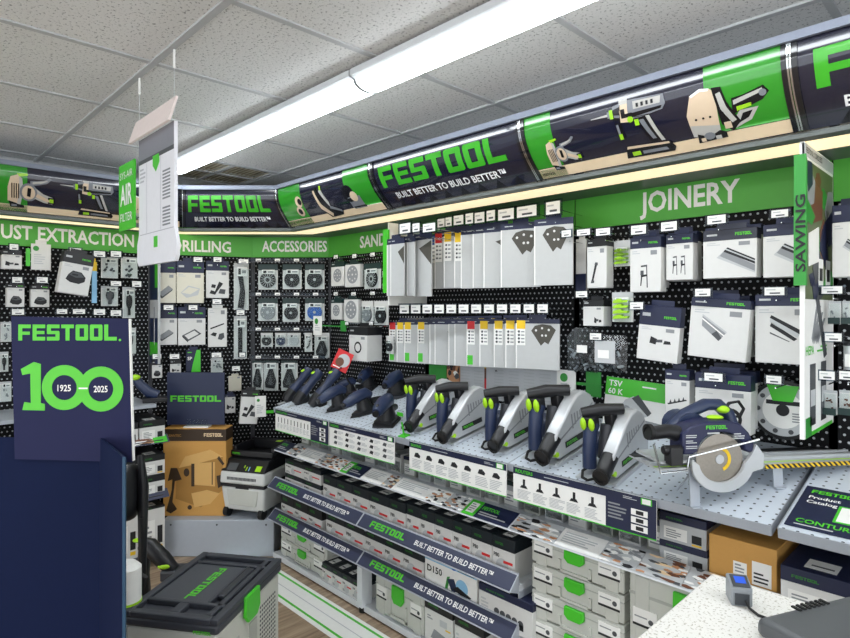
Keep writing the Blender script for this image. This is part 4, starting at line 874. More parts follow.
carton(FR, (666, 234, 693, 280), 'navy and white box picturing two clamps under joinery', .2, .05, pic=lambda m, a, b, c, d: d_clamp(m, a, b, c, d, 2), pa=(.22, .14, .82, .66))
carton(FR, (705, 226, 761, 276), 'dark headed box behind the upper left guide rail box', .13, .05, logo=False, lines=False)
carton(FR, (703, 229, 757, 278), 'white and navy box picturing a guide rail, upper left joinery pair', .21, .05, pic=d_rail, pa=(.25, .1, .98, .82), head=.22, hm=mat('charcoal_card', '#2A2D3C', .45))
carton(FR, (763, 223, 815, 277), 'white and navy box picturing a guide rail behind the sawing banner', .21, .05, pic=d_rail, pa=(.2, .1, .98, .82), head=.22)
carton(FR, (583, 300, 603.5, 326), 'small white box with black lid under the wrench box', .2, .07, head=.25, hm=BLACK, pic=d_bolt, pa=(.55, .05, .9, .5), logo=False)
blister(FR, (610, 292, 631, 322), 'clear bag of bright green clips, lower one under joinery', .2, LGREY, 'clip', LIME, head=.2, name='clear_bag', cat='clear bag')
carton(FR, (636, 306, 677, 361), 'tall navy headed box with small adapter picture in the joinery bay', .24, .04, head=.36, pic=d_bolt, pa=(.3, .4, .82, .72), roll=radians(5))
carton(FR, (693, 296, 750, 356), 'navy headed box behind the lower left guide rail box', .12, .05, logo=False, lines=False)
carton(FR, (687, 299, 746, 359), 'white and navy box with grey guide rail picture, tilted, lower joinery', .24, .05, head=.14, pic=d_rail2, pa=(.22, .35, .66, .85), roll=radians(4.5))
carton(FR, (755, 294, 815, 364), 'tall white and navy box with black guide rails behind the sawing banner', .21, .05, head=.17, pic=d_rail3, pa=(.26, .38, .8, .84))
carton(FR, (665, 370, 689.5, 415), 'narrow white box with toothed strip picture low in the joinery bay', .22, .05, head=.22, pic=d_teeth, pa=(.1, .25, .9, .55))
carton(FR, (700, 370, 756, 426), 'navy headed box behind the low wide box above the rail saw', .14, .05, logo=False, lines=False)
carton(FR, (695, 374, 751, 432), 'wide navy headed white box with ring picture above the rail saw', .24, .05, head=.27, pic=d_ringp, pa=(.45, .05, .85, .62))
# bags of screws
def screw_bag(r, label, out, seed, white=False):
    t0, t1, z0, z1 = FR.rect(r, out); w, h = t1 - t0, z1 - z0; a = w / 2; rr = random.Random(seed)
    g = thing('clear_bag', label, 'clear bag', FR.w((t0 + t1) / 2, out, z0), (0, 0, 0), 'clear bags in the joinery bay')
    vs = [(-a * .9, .0, 0), (a * .9, 0, 0), (a, .0, h * .8), (-a * .95, 0, h * .8), (-a * .6, .02, h), (a * .6, .02, h), (0, -.03, h * .3), (0, .03, h * .3)]
    MB().add(vs, [(0, 1, 6), (1, 2, 6), (2, 5, 6), (5, 4, 6), (4, 3, 6), (3, 0, 6), (0, 7, 1), (1, 7, 2), (2, 7, 5), (5, 7, 4), (4, 7, 3), (3, 7, 0)], FILM).build('film', g)
    m = MB()
    for k in range(34):
        p = Vector((rr.uniform(-a * .7, a * .6), rr.uniform(.0, .012), rr.uniform(h * .06, h * .5))); q = p + Vector((rr.uniform(-.025, .025), 0, rr.uniform(-.02, .02)))
        m.cyl(p, q, .0055, rr.choice((INK, DGREY, GREYT, LGREY)), n=6)
    o = m.build('screws', g); o['kind'] = 'stuff'
    if white: MB().box(-a * .7, a * .5, -.034, -.033, h * .25, h * .85, LGREY).box(-a * .5, a * .15, -.036, -.035, h * .38, h * .6, PAPER).build('inner_bag', g)
    else: MB().box(-a * .1, a * .5, -.034, -.032, h * .45, h * .62, PAPER).build('sticker', g)
    MB().cyl((0, .02, h), (0, out - .001, h), .0022, CHROME, n=6).build('hook_wire', g)
screw_bag((566, 328, 600, 372), 'crumpled clear bag of dark screws left of the paper slip bag', .2, 5)
screw_bag((594, 335, 628, 372), 'clear bag of fittings with a white slip in the joinery bay', .24, 6, True)
# trimming wheel pack
t0, z0 = FR.tz(783, 411, .12); g = thing('saw_blade', 'round saw blade pack with green wedge beside the sawing banner', 'saw blade', FR.w(t0, .12, z0 - .1), (0, 0, 0)); r = .103
m = MB().cyl((0, 0, r), (0, .012, r), r, BLACK, n=40)
for k in range(24):
    n0 = len(m.v); m.box(-.004, .004, .0, .008, r * .98, r * 1.06, DGREY); m.xf(Matrix.Translation((0, 0, r)) @ Matrix.Rotation(k * pi / 12, 4, 'Y'), n0)
m.build('blade_rim', g)
MB().cyl((0, -.002, r), (0, 0, r), r * .88, LGREY, n=40).build('face_card', g)
m = MB().disc(0, r, r * .62, PAPER, -.0034, 28).disc(0, r, r * .2, INK, -.0044).prism([(-r * .3, r * 1.3), (r * .3, r * 1.3), (r * .48, r * 1.84), (-r * .48, r * 1.84)], -.005, -.001, LATCH)
for k in range(10): m.disc(r * .75 * cos(k * .63), r + r * .75 * sin(k * .63), r * .08, DGREY, -.004, 8)
m.rect(-r * .5, r * .5, r * 1.18, r * 1.32, INK, -.0045).lines(r * .28, r * .6, r * .6, r * .95, 4, GREYT, -.0044).build('print', g)
MB().cyl((0, .004, r * 2), (0, .119, r * 2), .0025, CHROME, n=6).build('hook_wire', g)
tags(FR, [(561, 230, 571.5, 237), (576, 229, 591, 235.5), (595, 228, 611, 235.5), (630, 225, 647, 234.5), (660, 221.5, 678, 231), (706, 215, 727, 224), (770, 209.5, 789.5, 217.5)], 'white price tag in the top row just under the joinery sign', 'top price tags, joinery bay', .26)
tags(FR, [(575, 291, 588, 297.5), (629, 302, 644, 309.5), (694, 288.5, 711.5, 296.5), (763, 287, 786, 295.5), (589, 333, 602, 340)], 'white price tag in the middle row of the joinery bay', 'middle price tags, joinery bay', .28)
tags(FR, [(703, 373, 724, 381.5), (765, 375.6, 782.5, 384)], 'white price tag in the low row of the joinery bay', 'low price tags, joinery bay', .28)
# small poster of the plunge saw, leaning at the back of the shelf
t0, t1, z0, z1 = FR.rect((604, 380, 666, 434), .08)
g = thing('leaning_poster', 'green and white poster of a plunge saw leaning behind the track saws', 'poster', FR.w((t0 + t1) / 2, .10, z0), (radians(-6), radians(3), 0)); a = (t1 - t0) / 2; h = z1 - z0
MB().box(-a, a, 0, .006, 0, h, PAPER).build('board', g)
m = MB().rect(-a, a, h * .66, h, LATCH).text('TSV', -a * .9, h * .84, h * .11, PAPER, width=a * .45, y=-.0014).text('60 K', -a * .9, h * .69, h * .11, PAPER, width=a * .5, y=-.0014).lines(a * .2, a * .9, h * .86, h * .92, 1, PAPER, -.0012)
m.flat([(-a * .55, h * .36), (-a * .3, h * .62), (-a * .05, h * .7), (.3 * a, h * .6), (a * .5, h * .4), (a * .2, h * .3)], LGREY, -.002).flat([(-a * .1, h * .66), (a * .1, h * .74), (a * .55, h * .45), (a * .45, h * .38)], DGREY, -.0026).disc(-a * .25, h * .42, a * .16, GREYT, -.003).flat([(-a * .7, h * .28), (a * .9, h * .22), (a * .9, h * .28), (-a * .7, h * .34)], GREYT, -.002).rect(-a * .4, a * .5, h * .03, h * .16, DGREY)
m.build('print', g)
# ---------------------------------------------------------------- bay beyond the banner, right edge
carton(FR, (832, 204, 866, 277), 'navy and white box at the right edge above the small blisters', .16, .05, head=.24, pic=d_rail, pa=(.3, .3, .9, .7))
for r, lb in (((828, 301, 840, 324), 'small clear blister with grey bit, left of the upper pair'), ((841, 301, 854, 324), 'small clear blister with grey bit, right of the upper pair'), ((823, 391, 836, 415), 'small clear blister with rusty part, left of the lower pair'), ((838, 391, 852, 415), 'small clear blister with rusty part, right of the lower pair')):
    g = blister(FR, r, lb + ' at the right edge', .18, LGREY, 'parts', RUST if 'rusty' in lb else GREYT, head=.1, tagtext=False)
    t0, t1, z0, z1 = FR.rect(r, .18); MB().box((t0 - t1) / 2, (t1 - t0) / 2, -.004, 0, 0, (z1 - z0) * .28, TEAL).build('bottom_band', g)
t0, t1, z0, z1 = FR.rect((841, 346, 858, 370), .16); g = thing('tool_tube', 'clear tube pack with silver cylinder at the right edge', 'tube pack', FR.w((t0 + t1) / 2, .16, z0))
MB().cyl((0, .02, 0), (0, .02, z1 - z0), .019, SILV, n=16).build('cylinder', g); MB().cyl((0, .02, z1 - z0), (0, .02, z1 - z0 + .012), .02, INK, n=16).build('cap', g); MB().rect(-.012, .006, .01, .05, PAPER, -.001).build('sticker', g)
tags(FR, [(820, 286, 844, 294), (823.6, 333, 843, 341.5), (818, 371, 836, 380), (838, 371, 856, 380)], 'white price tag right of the sawing banner', 'price tags right of the sawing banner', .24)
# ---------------------------------------------------------------- tools on the sloping shelf
def on_shelf(px, py):
    """the spot on the sloping shelf under a measured point"""
    lo, hi = .02, SHF
    for _ in range(40):
        mid = (lo + hi) / 2
        if FR.tz(px, py, mid)[1] > shelf_z(mid): hi = mid
        else: lo = mid
    t = FR.tz(px, py, lo)[0]; return t, lo
def shelf_spot(t, out, up=.0): return (t, 2.42 - out, shelf_z(out) + up)
def track_saw(name, label, loc, rot, group):
    """plunge saw: plate, silver blade cover, motor, grips, dust port; -y is its front"""
    g = thing(name, label, 'track saw', loc, rot, group)
    MB().prism([(-.17, 0), (.17, 0), (.17, .008), (-.17, .008)], -.125, .055, ALU, 'x').prism([(-.17, .008), (.17, .008), (.17, .014), (-.17, .014)], .045, .055, ALU, 'x').build('base_plate', g)
    cov = [(-.135, .02), (-.165, .05), (-.165, .085), (-.14, .118), (-.02, .205), (.03, .232), (.085, .235), (.13, .205), (.155, .15), (.158, .08), (.15, .02)]
    c = MB().prism(cov, -.012, .045, SILV, 'x').build('blade_cover', g, bevel=.008)
    m = MB()
    m.box(.0455, .0462, -.09, .06, .05, .075, INK)
    lg = MB().logo(-.08, .056, .013, LOGO, width=.075)
    for v, in zip(lg.v): m.v.append(Vector((.0466, v.x, v.z)))
    k0 = len(m.v) - len(lg.v); k = m.mi(LOGO)
    for f in lg.f: m.f.append([i + k0 for i in f]); m.m.append(k)
    for i in range(6): m.box(.0455, .0462, -.03 + .02 * i, -.022 + .02 * i, .11 + .012 * min(i, 3), .17, GREYT)
    m.prism([(-.14, .085), (.13, .165), (.13, .172), (-.14, .092)], .0455, .0465, GREYT, 'x')
    m.build('cover_print', c)
    MB().cyl((-.13, .01, .085), (-.012, .01, .085), .052, NAVYP, n=20).cyl((-.137, .01, .085), (-.13, .01, .085), .045, BLACK, n=20).build('motor', g)
    MB().tube([(-.09, -.11, .03), (-.09, -.1, .1), (-.088, -.08, .175), (-.085, -.06, .205)], [.03, .029, .03, .031], NAVYP, 10).build('main_grip', g)
    MB().tube([(-.05, -.04, .05), (-.05, -.02, .12), (-.05, .0, .185)], [.036, .034, .032], DSTEEL, 10).build('rear_grip', g)
    MB().tube([(-.12, -.08, .25), (-.06, -.035, .258), (.01, .03, .25)], [.023, .027, .022], BLACK, 10).build('top_handle', g)
    MB().box(-.115, -.06, -.098, -.045, .19, .24, BLACK).build('switch_block', g, bevel=.006); MB().box(-.055, -.015, -.02, .025, .18, .24, BLACK).build('handle_block', g, bevel=.006)
    for x, y in ((-.106, -.098), (-.07, -.096)): MB().ell((x, y, .212), (.014, .011, .028), LIME, 10, 6).build('switch', g)
    MB().tube([(.014, -.12, .10), (.014, -.16, .075), (.014, -.19, .055), (.014, -.21, .05)], [.034, .033, .031, .031], BLACK, 14).ring((.014, -.212, .05), (0, 1, 0), .024, .034, .014, RUBBER, 16).build('dust_port', g)
    MB().cyl((.03, -.15, .045), (.047, -.15, .045), .011, LIME, n=12).build('lock_knob', g)
    MB().tube([(-.09, -.11, .035), (-.1, -.15, .03), (-.08, -.19, .022), (-.05, -.2, .02), (-.04, -.17, .016)], .006, RUBBER, 6).build('cable', g)
    return g
S_ = [(427, 432), (460, 443), (512, 452), (563, 464), (619, 483)]       # where the plate's front right corner meets the shelf
tl = ['silver track saw nearest the sanders', 'silver track saw, second from the sanders', 'silver track saw, middle of the row of five', 'silver track saw with black cable beside the leaning poster', 'silver track saw beside the cutaway rail saw']
saw0 = None
for i, (px, py) in enumerate(S_):
    t, o = on_shelf(px, py); kk = (.88, .87, .87, .97, .87)[i]; loc = shelf_spot(t - .045 * kk, max(.2, o - .125 * kk), .001); loc = (loc[0], loc[1], loc[2]); rot = (SLOPE, 0, radians((-4, -3, -3, -2, 0)[i]))
    if saw0 is None: saw0 = track_saw('track_saw', tl[i], loc, rot, 'track saws on the sloping shelf'); saw0.scale = (kk,) * 3
    else: dup(saw0, loc, rot, tl[i]).scale = (kk,) * 3
# sanders -------------------------------------------------------------
def long_tool(label, px, py, L, yaw, pitch, pad):
    """long bodied grinder or sander resting nose down on a cradle"""
    t, o = on_shelf(px, py); g = thing('power_tool', label, 'power tool', shelf_spot(t, o, .0), (SLOPE, 0, yaw), 'sanders on the sloping shelf')
    c, s = cos(pitch), sin(pitch); P = lambda d, h=0: (0, d * c - h * s, .03 + d * s + h * c)
    MB().box(-.028, .028, -.02, .05, 0, .03, BLACK).box(-.012, .012, .045, .075, 0, .02 + .06 * s, BLACK).build('cradle', g, bevel=.004)
    MB().tube([P(0), P(.04), P(.10), P(.16), P(L * .8), P(L)], [.03, .032, .028, .027, .034, .031], NAVYP, 12).build('body', g)
    MB().tube([P(-.03, -.005), P(.0), P(.045)], [.026, .034, .034], BLACK, 12).build('gear_head', g)
    MB().tube([P(.06, .02), P(.11, .021), P(.15, .02)], [.008, .012, .008], BLACK, 8).build('grip_pad', g)
    MB().ell(P(L * .86, .026), (.014, .022, .010), LIME, 10, 6).build('switch', g)
    if pad: MB().cyl(P(-.01, -.055), P(-.008, -.028), .06, RUBBER, n=24).build('pad', g)
    else: MB().cyl(P(-.03, -.04), P(-.03, -.01), .018, DSTEEL, n=12).box(-.016, .016, -.075, -.03, .0, .004, ALU).build('blade', g)
    MB().tube([P(L), P(L + .03, .0), (.02, L * c + .06, .06), (.03, L * c + .05, .012)], .006, RUBBER, 6).build('cable', g)
long_tool('long black and navy tool with lime switch, leftmost on the shelf', 289, 401, .22, radians(-6), radians(36), False)
long_tool('long navy tool with lime switch, second from the left', 299, 404, .22, radians(-6), radians(36), False)
long_tool('long navy polisher with pale round pad behind, third from the left', 315, 406, .235, radians(-8), radians(36), True)
def palm_sander(label, px, py, k, yaw, shape, pitch=0, padm=RUBBER):
    t, o = on_shelf(px, py); g = thing('sander', label, 'sander', shelf_spot(t, o), (SLOPE + pitch, 0, yaw), 'sanders on the sloping shelf')
    if shape == 'delta': pts = [(-.045, .07), (-.05, -.0), (-.03, -.06), (0, -.1), (.03, -.06), (.05, 0), (.045, .07)]
    elif shape == 'square': pts = [(-.05, .055), (-.05, -.055), (.05, -.055), (.05, .055)]
    else: pts = [(.062 * cos(q * pi / 12), .062 * sin(q * pi / 12)) for q in range(24)]
    P2 = [(a * k, b * k) for a, b in pts]
    MB().prism(P2, 0, .006 * k, DSTEEL, 'z').prism([(a * .98, b * .98) for a, b in P2], .006 * k, .017 * k, padm, 'z').build('sanding_pad', g)
    MB().prism([(a * .86, b * .86) for a, b in P2], .017 * k, .03 * k, BLACK, 'z').cyl((0, .0, .03 * k), (0, .0, .085 * k), .046 * k, BLACK, r1=.034 * k, n=18).build('lower_housing', g)
    MB().tube([(0, .055 * k, .085 * k), (0, .03 * k, .105 * k), (0, -.03 * k, .108 * k), (0, -.085 * k, .1 * k), (0, -.11 * k, .095 * k)], [.022 * k, .032 * k, .033 * k, .028 * k, .02 * k], NAVYP, 14).build('grip_body', g)
    MB().ell((0, -.085 * k, .12 * k), (.012 * k, .018 * k, .009 * k), BLACK, 10, 6).cyl((0, -.112 * k, .095 * k), (0, -.125 * k, .094 * k), .014 * k, BLACK, n=12).build('switch', g)
    MB().tube([(0, .05 * k, .05 * k), (0, .09 * k, .045 * k), (0, .115 * k, .04 * k)], [.02 * k, .017 * k, .016 * k], BLACK, 10).build('dust_outlet', g)
    return g
palm_sander('navy sander with delta pad lying in front of the long tools', 341, 408, 1.0, radians(-10), 'delta', radians(8))
palm_sander('navy sander with delta pad, right of the first delta sander', 366, 413, 1.0, radians(-8), 'delta', radians(6))
palm_sander('navy sander on a square pad at the front of the shelf', 387, 424, 1.12, radians(28), 'square')
palm_sander('small navy sander standing at the back of the sanding shelf', 368, 389, 1.0, radians(30), 'square')
palm_sander('navy sander on its round pad just left of the track saws', 397, 396, 1.1, radians(20), 'round', padm=DSTEEL)
palm_sander('small sander with pale round pad behind the polisher', 351, 394, .75, radians(-20), 'round', padm=LGREY)
# small green price stand by the first saw
t, o = on_shelf(404, 436); g = thing('sign_clip', 'bright green clip stand with clear card between sanders and saws', 'sign holder', shelf_spot(t, o), (SLOPE, 0, 0))
MB().box(-.022, .022, -.02, .02, 0, .005, LATCH).build('base', g); MB().cyl((0, 0, .005), (0, 0, .07), .004, LATCH, n=8).build('stem', g); MB().box(-.03, .03, -.002, .0, .06, .13, CLEAR).box(-.02, .02, -.004, -.002, .1, .118, LATCH).build('card_holder', g)
# cutaway rail saw -----------------------------------------------------
p0 = deep(664, 1.84, 0); p1 = deep(900, 1.97, 0); d = (p1 - p0); yaw = math.atan2(d.y, d.x)
zt = 1.135
g = thing('rail_saw', 'large navy circular saw with exposed blade mounted on a guide rail', 'circular saw', (deep(712, 1.815, 0).x, deep(712, 1.815, 0).y, zt), (0, 0, yaw))
# local x along the rail, -y towards the viewer; blade centre at x=0, z=-.055+
bz = -.036
MB().cyl((0, -.036, bz), (0, -.034, bz), .078, mat('blade_steel', '#9A938A', .32, metal=.7, scale=160, var=.12), n=48).build('blade', g)
MB().ring((0, -.0385, bz), (0, 1, 0), .0, .014, .006, SILV, 16).build('arbor', g)
m = MB(); pts = []
for k in range(9): pts.append((.028 * cos(-1.2 + k * .3), bz + .028 * sin(-1.2 + k * .3)))
for k in range(8, -1, -1): pts.append((.038 * cos(-1.2 + k * .3), bz + .038 * sin(-1.2 + k * .3)))
m.prism(pts, -.0375, -.036, YEL).build('yellow_mark', g)
upper = [(-.135, .0), (-.135, .055), (-.11, .082), (-.05, .1), (.02, .1), (.07, .088), (.1, .055), (.118, .015), (.118, -.02), (.1, -.02)]
arc = [(.082 * cos(k * pi / 14), bz + .025 + .07 * sin(k * pi / 14)) for k in range(15)]
bd = MB().prism(upper + arc + [(-.1, -.02), (-.135, -.02)], -.045, .03, mat('saw_navy', '#191E44', .4)).build('blade_guard', g, bevel=.006)
m = MB().logo(-.055, .072, .014, LOGO, width=.075, y=-.0462)
for i in range(3): m.lines(-.125, -.085, .04 - .02 * i, .054 - .02 * i, 2, LGREY, -.0462, i)
m.lines(.045, .085, .03, .055, 3, LGREY, -.0462).lines(-.05, .02, .05, .062, 1, LGREY, -.0462); n = len(m.v); m.build('lettering', bd, recalc=False)
lower = [(.085 * cos(pi + k * pi / 18), bz - .012 + .095 * sin(pi + k * pi / 18)) for k in range(19)]
MB().prism([(-.1, bz + .005)] + [(.104 * cos(pi + k * pi / 18) + .004, bz - .008 + .09 * sin(pi + k * pi / 18)) for k in range(17)] + [(.138, bz - .03), (.142, bz + .01), (.115, bz + .045), (.1, bz + .015)] + [(.078 * cos(-k * pi / 18), bz - .0 + .068 * sin(-k * pi / 18)) for k in range(1, 18)], -.05, -.039, SILV).build('lower_guard', g)
MB().tube([(-.13, .0, .05), (-.17, -.005, .06), (-.215, -.01, .055), (-.235, -.01, .06)], [.03, .026, .024, .028], BLACK, 14).ring((-.237, -.01, .06), (1, 0, 0), .02, .03, .012, RUBBER, 16).build('dust_port', g)
MB().tube([(-.12, .05, .05), (-.06, .06, .105), (.02, .06, .142), (.065, .06, .14), (.1, .06, .105), (.11, .05, .05)], [.024, .022, .024, .024, .024, .026], NAVYP, 12).build('handle', g)
MB().ell((.07, .04, .125), (.022, .02, .016), LIME, 10, 6).build('switch', g); MB().ell((.01, .0, .105), (.03, .02, .009), LIME, 10, 6).build('release_lever', g)
MB().tube([(.11, .06, .09), (.15, .06, .09), (.165, .06, .12), (.145, .06, .15), (.11, .06, .145), (.09, .06, .12)], .006, RUBBER, 6).build('cable', g)
MB().cyl((-.05, .03, .06), (-.05, .12, .06), .055, NAVYP, n=18).build('motor', g)
MB().box(-.19, .15, -.03, .12, -.045, -.037, ALU).build('base_plate', g)
MB().box(-.175, -.135, -.06, -.02, -.045, .01, BLACK).cyl((-.19, -.04, .0), (-.13, -.04, .0), .014, BLACK, n=10).build('depth_stop', g, bevel=.003)
MB().tube([(-.225, -.05, .02), (-.205, -.055, -.065), (-.12, -.055, -.06), (-.115, -.055, -.02), (.12, -.055, .025)], .0035, CHROME, 6).build('splitter_rod', g)
for ch in g.children:
    if ch.name.split('.')[0] in ('blade_guard', 'handle', 'switch', 'release_lever', 'dust_port', 'cable', 'motor'): ch.scale = (.94, 1, .82)
g2 = thing('guide_rail', 'long silver guide rail with yellow and black edge running right under the rail saw', 'guide rail', (g.location.x, g.location.y, zt - .065), (0, 0, yaw))
MB().box(-.2, .62, -.03, .15, 0, .006, ALU).box(-.2, .62, .02, .04, .006, .014, ALU).box(-.2, .62, .075, .083, .006, .012, ALU).build('rail', g2)
MB().box(-.2, .62, .11, .145, .006, .008, BLACK).box(-.2, .62, -.012, -.004, .006, .0068, LIME).build('glide_strip', g2)
hz_m = mat('hazard_stripe', '#E2C222', .5); nt, b = nodes_of(hz_m); tc = nt.nodes.new('ShaderNodeTexCoord'); sp = nt.nodes.new('ShaderNodeSeparateXYZ'); nt.links.new(tc.outputs['Object'], sp.inputs[0])
k = math_node(nt, 'LESS_THAN', math_node(nt, 'FRACT', math_node(nt, 'MULTIPLY', math_node(nt, 'ADD', sp.outputs[0], sp.outputs[2]), 55)), .5)
mx = nt.nodes.new('ShaderNodeMix'); mx.data_type = 'RGBA'; mx.inputs[6].default_value = lin('#E8C21E'); mx.inputs[7].default_value = lin('#181818'); nt.links.new(k, mx.inputs[0]); nt.links.new(mx.outputs[2], b.inputs['Base Color'])
MB().box(.16, .62, -.034, -.0305, -.008, .005, hz_m).build('hazard_edge', g2)
for k, (x, lb) in enumerate(((-.075, 'bent grey metal foot under the rail saw'), (.21, 'bent grey metal foot under the guide rail'))):
    q = Matrix.Rotation(yaw, 4, 'Z') @ Vector((x, -.02, 0)); out = 2.42 - (g.location.y + q.y); zs = shelf_z(out)
    f = thing('metal_stand', lb, 'stand', (g.location.x + q.x, g.location.y + q.y, zs), (0, 0, yaw), 'stands under the guide rail'); hh = zt - .066 - zs
    MB().prism([(-.02, 0), (-.004, 0), (.004, hh - .004), (.035, hh - .004), (.035, hh), (-.002, hh), (-.008, .004), (-.02, .004)], -.016, .016, METAL, 'x').build('leg', f)
    MB().prism([(.0, hh - .006), (.09, .004 + .09 * .2), (.094, .004 + .09 * .2), (.004, hh - .002)], -.002, .002, METAL, 'x').build('brace', f)
# catalogue card lying on the shelf at the right edge
t0, o0 = on_shelf(792, 540); g = thing('catalogue_card', 'navy product catalogue card lying on the shelf at the right edge', 'card', (-.462, 2.42 - .565, shelf_z(.565) + .002), (SLOPE, 0, 0))
MB().box(0, .36, 0, .26, 0, .003, NAVY).build('card', g)
m = MB().logo(.02, .215, .022, LOGO, width=.12).text('Product', .02, .18, .018, PAPER).text('Catalog', .02, .15, .018, PAPER).rect(.10, .23, .065, .165, LATCH).rect(.107, .223, .072, .158, PAPER, -.0012).text('CONTURO', .02, .025, .024, LOGO, width=.15).lines(.02, .17, .008, .018, 1, LGREY)
m.flat([(.24, .0), (.36, .0), (.36, .08), (.3, .06)], LGREY).flat([(.25, .2), (.35, .2), (.36, .25), (.28, .25)], LGREY).flat([(.27, .19), (.33, .19), (.33, .23), (.29, .23)], INK, -.0012)
for i, v in enumerate(m.v): m.v[i] = Vector((v.x, v.z, .003 - v.y))
m.build('print', g)
# ---------------------------------------------------------------- posters hanging off the shelf front
def front_poster(px0, px1, label, title, kind):
    t0 = FR.tz(px0, 440, .60)[0]; t1 = FR.tz(px1, 440, .60)[0]; w = t1 - t0; z0 = .822; h = .128
    g = thing('shelf_poster', label, 'info poster', ((t0 + t1) / 2, 2.42 - .604, z0), (0, 0, 0), 'info posters on the shelf front'); a = w / 2
    MB().box(-a, a, 0, .004, 0, h, PAPER).build('board', g)
    m = MB().rect(-a, a, h * .8, h, NAVY).text(title, -a * .96, h * .85, h * .1, LOGO, width=.02 * len(title) * w, y=-.0012).lines(-a * .5, a * .1, h * .87, h * .92, 1, LGREY, -.0012).rect(a * .82, a * .95, h * .82, h * .98, LATCH, -.0012).rect(a * .835, a * .935, h * .835, h * .965, PAPER, -.0016).lines(a * .6, a * .78, h * .86, h * .94, 2, LGREY, -.0012)
    m.rect(-a, a, -.001, h * .02, LATCH)
    x1 = a
    if kind in ('bars', 'router'):
        x1 = a * .38; m.rect(x1, a, h * .02, h * .8, NAVY).lines(x1 + .03 * a, a * .66, h * .25, h * .7, 5, GREYT, -.0012)
        for k in range(3): m.rect(a * .7, a * .9, h * (.1 + .2 * k), h * (.26 + .2 * k), PAPER, -.0012).rect(a * .76, a * .85, h * (.13 + .2 * k), h * (.23 + .2 * k), INK, -.0016)
    n = {'bars': 10, 'sand': 5, 'saw': 7, 'router': 5}[kind]
    for k in range(n):
        x = -a * .92 + (x1 + a * .9) * (k + .4) / n; w2 = (x1 + a) / n
        if kind == 'bars': m.rect(x - .003, x + .003, h * .42, h * .66, INK).lines(x - w2 * .35, x + w2 * .4, h * .15, h * .38, 4, LGREY, -.0008, k)
        elif kind == 'sand':
            for j in range(3): m.flat([(x - w2 * .2, h * (.16 + .22 * j)), (x + w2 * .05, h * (.14 + .22 * j)), (x + w2 * .1, h * (.26 + .22 * j)), (x - w2 * .1, h * (.28 + .22 * j))], INK if k % 2 else DGREY).lines(x + w2 * .15, x + w2 * .6, h * (.14 + .22 * j), h * (.28 + .22 * j), 3, LGREY, -.0008, j)
        elif kind == 'saw': m.flat([(x - w2 * .25, h * .5), (x + w2 * .2, h * .48), (x + w2 * .25, h * .56), (x + w2 * .05, h * .66), (x - w2 * .15, h * .64)], INK).lines(x - w2 * .4, x + w2 * .45, h * .1, h * .42, 6, LGREY, -.0008, k)
        else: m.rect(x - w2 * .08, x + w2 * .05, h * .45, h * .68, INK).flat([(x - w2 * .25, h * .42), (x + w2 * .2, h * .42), (x + w2 * .1, h * .5), (x - w2 * .15, h * .5)], INK, -.0012).lines(x - w2 * .4, x + w2 * .45, h * .08, h * .36, 7, LGREY, -.0008, k)
    m.build('print', g)
    MB().box(-a * .9, -a * .86, .004, .014, h - .05, h + .004, CLEAR).box(a * .86, a * .9, .004, .014, h - .05, h + .004, CLEAR).build('clip', g)
front_poster(276, 329, 'info poster with a row of blade drawings, leftmost on the shelf front', 'OSCILLATING', 'bars')
front_poster(330, 395, 'info poster with columns of sander drawings under the sanders', 'SANDING', 'sand')
front_poster(410, 507, 'info poster with saw drawings under the track saws', 'SAWING', 'saw')
front_poster(514, 657, 'info poster with router drawings and navy right panel', 'ROUTERS', 'router')
# picture ledges with cards ---------------------------------------------
def ledge_strip(t0, t1, label, cards):
    g = thing('picture_ledge', label, 'picture ledge', (0, 2.42 - .50, .70), (0, 0, 0), 'picture ledges along the shelf front')
    d = Vector((0, -.075, .0)); # slopes from the shelf edge down to the front
    MB().prism([(0, .03), (-.085, -.008), (-.087, -.014), (0, .0)], t0, t1, WHITEM, 'x').build('ledge', g)
    x = t0 + .004; L = t1 - t0 - .008; tot = sum(c[1] for c in cards)
    ang = math.atan2(.038, .085)
    for k, (kind, wt) in enumerate(cards):
        w = L * wt / tot - .002; o = MB().box(0, w, -.0, .09, 0, .0015, {'navy': NAVY, 'white': PAPER, 'photo': LGREY, 'green': LATCH}.get(kind, PAPER)).build('picture_card', g, (x, -.086, -.0065), (ang, 0, 0))
        m = MB()
        if kind == 'photo': hatch_photo(m, 0, w, 0, .09, random.Random(k * 7 + int(abs(t0) * 10)).choice(((LGREY, INK, PAPER, SKIN, PAPER, GREYT), (PAPER, LGREY, SKIN, INK, PAPER), (LGREY, RUST, SKIN, PAPER, CREAM, DGREY))), -.0004, k + 3, 30, .09)
        elif kind == 'white': m.lines(w * .08, w * .9, .02, .075, 5, LGREY, -.0006, k)
        elif kind == 'navy': m.text('FESTOOL', w * .06, .05, .02, LOGO, width=w * .5).lines(w * .06, w * .9, .015, .04, 2, LGREY, -.0006)
        elif kind == 'green': m.rect(w * .2, w * .8, .015, .075, PAPER, -.0006).lines(w * .25, w * .75, .02, .07, 4, GREYT, -.001)
        for i, v in enumerate(m.v): m.v[i] = Vector((v.x, v.z, .0015 - v.y))
        m.build('print', o); x += w + .002
ledge_strip(-3.22, -2.36, 'sloping ledge of photo cards under the sander posters', [('navy', 1.1), ('photo', 1), ('white', 1.7), ('photo', 1), ('photo', 1), ('green', .5), ('navy', 1)])
ledge_strip(-2.36, -1.41, 'sloping ledge of photo cards under the track saw poster', [('white', 1.4), ('photo', .7), ('white', 2), ('photo', 1), ('photo', 1), ('green', .6), ('navy', 1.6)])
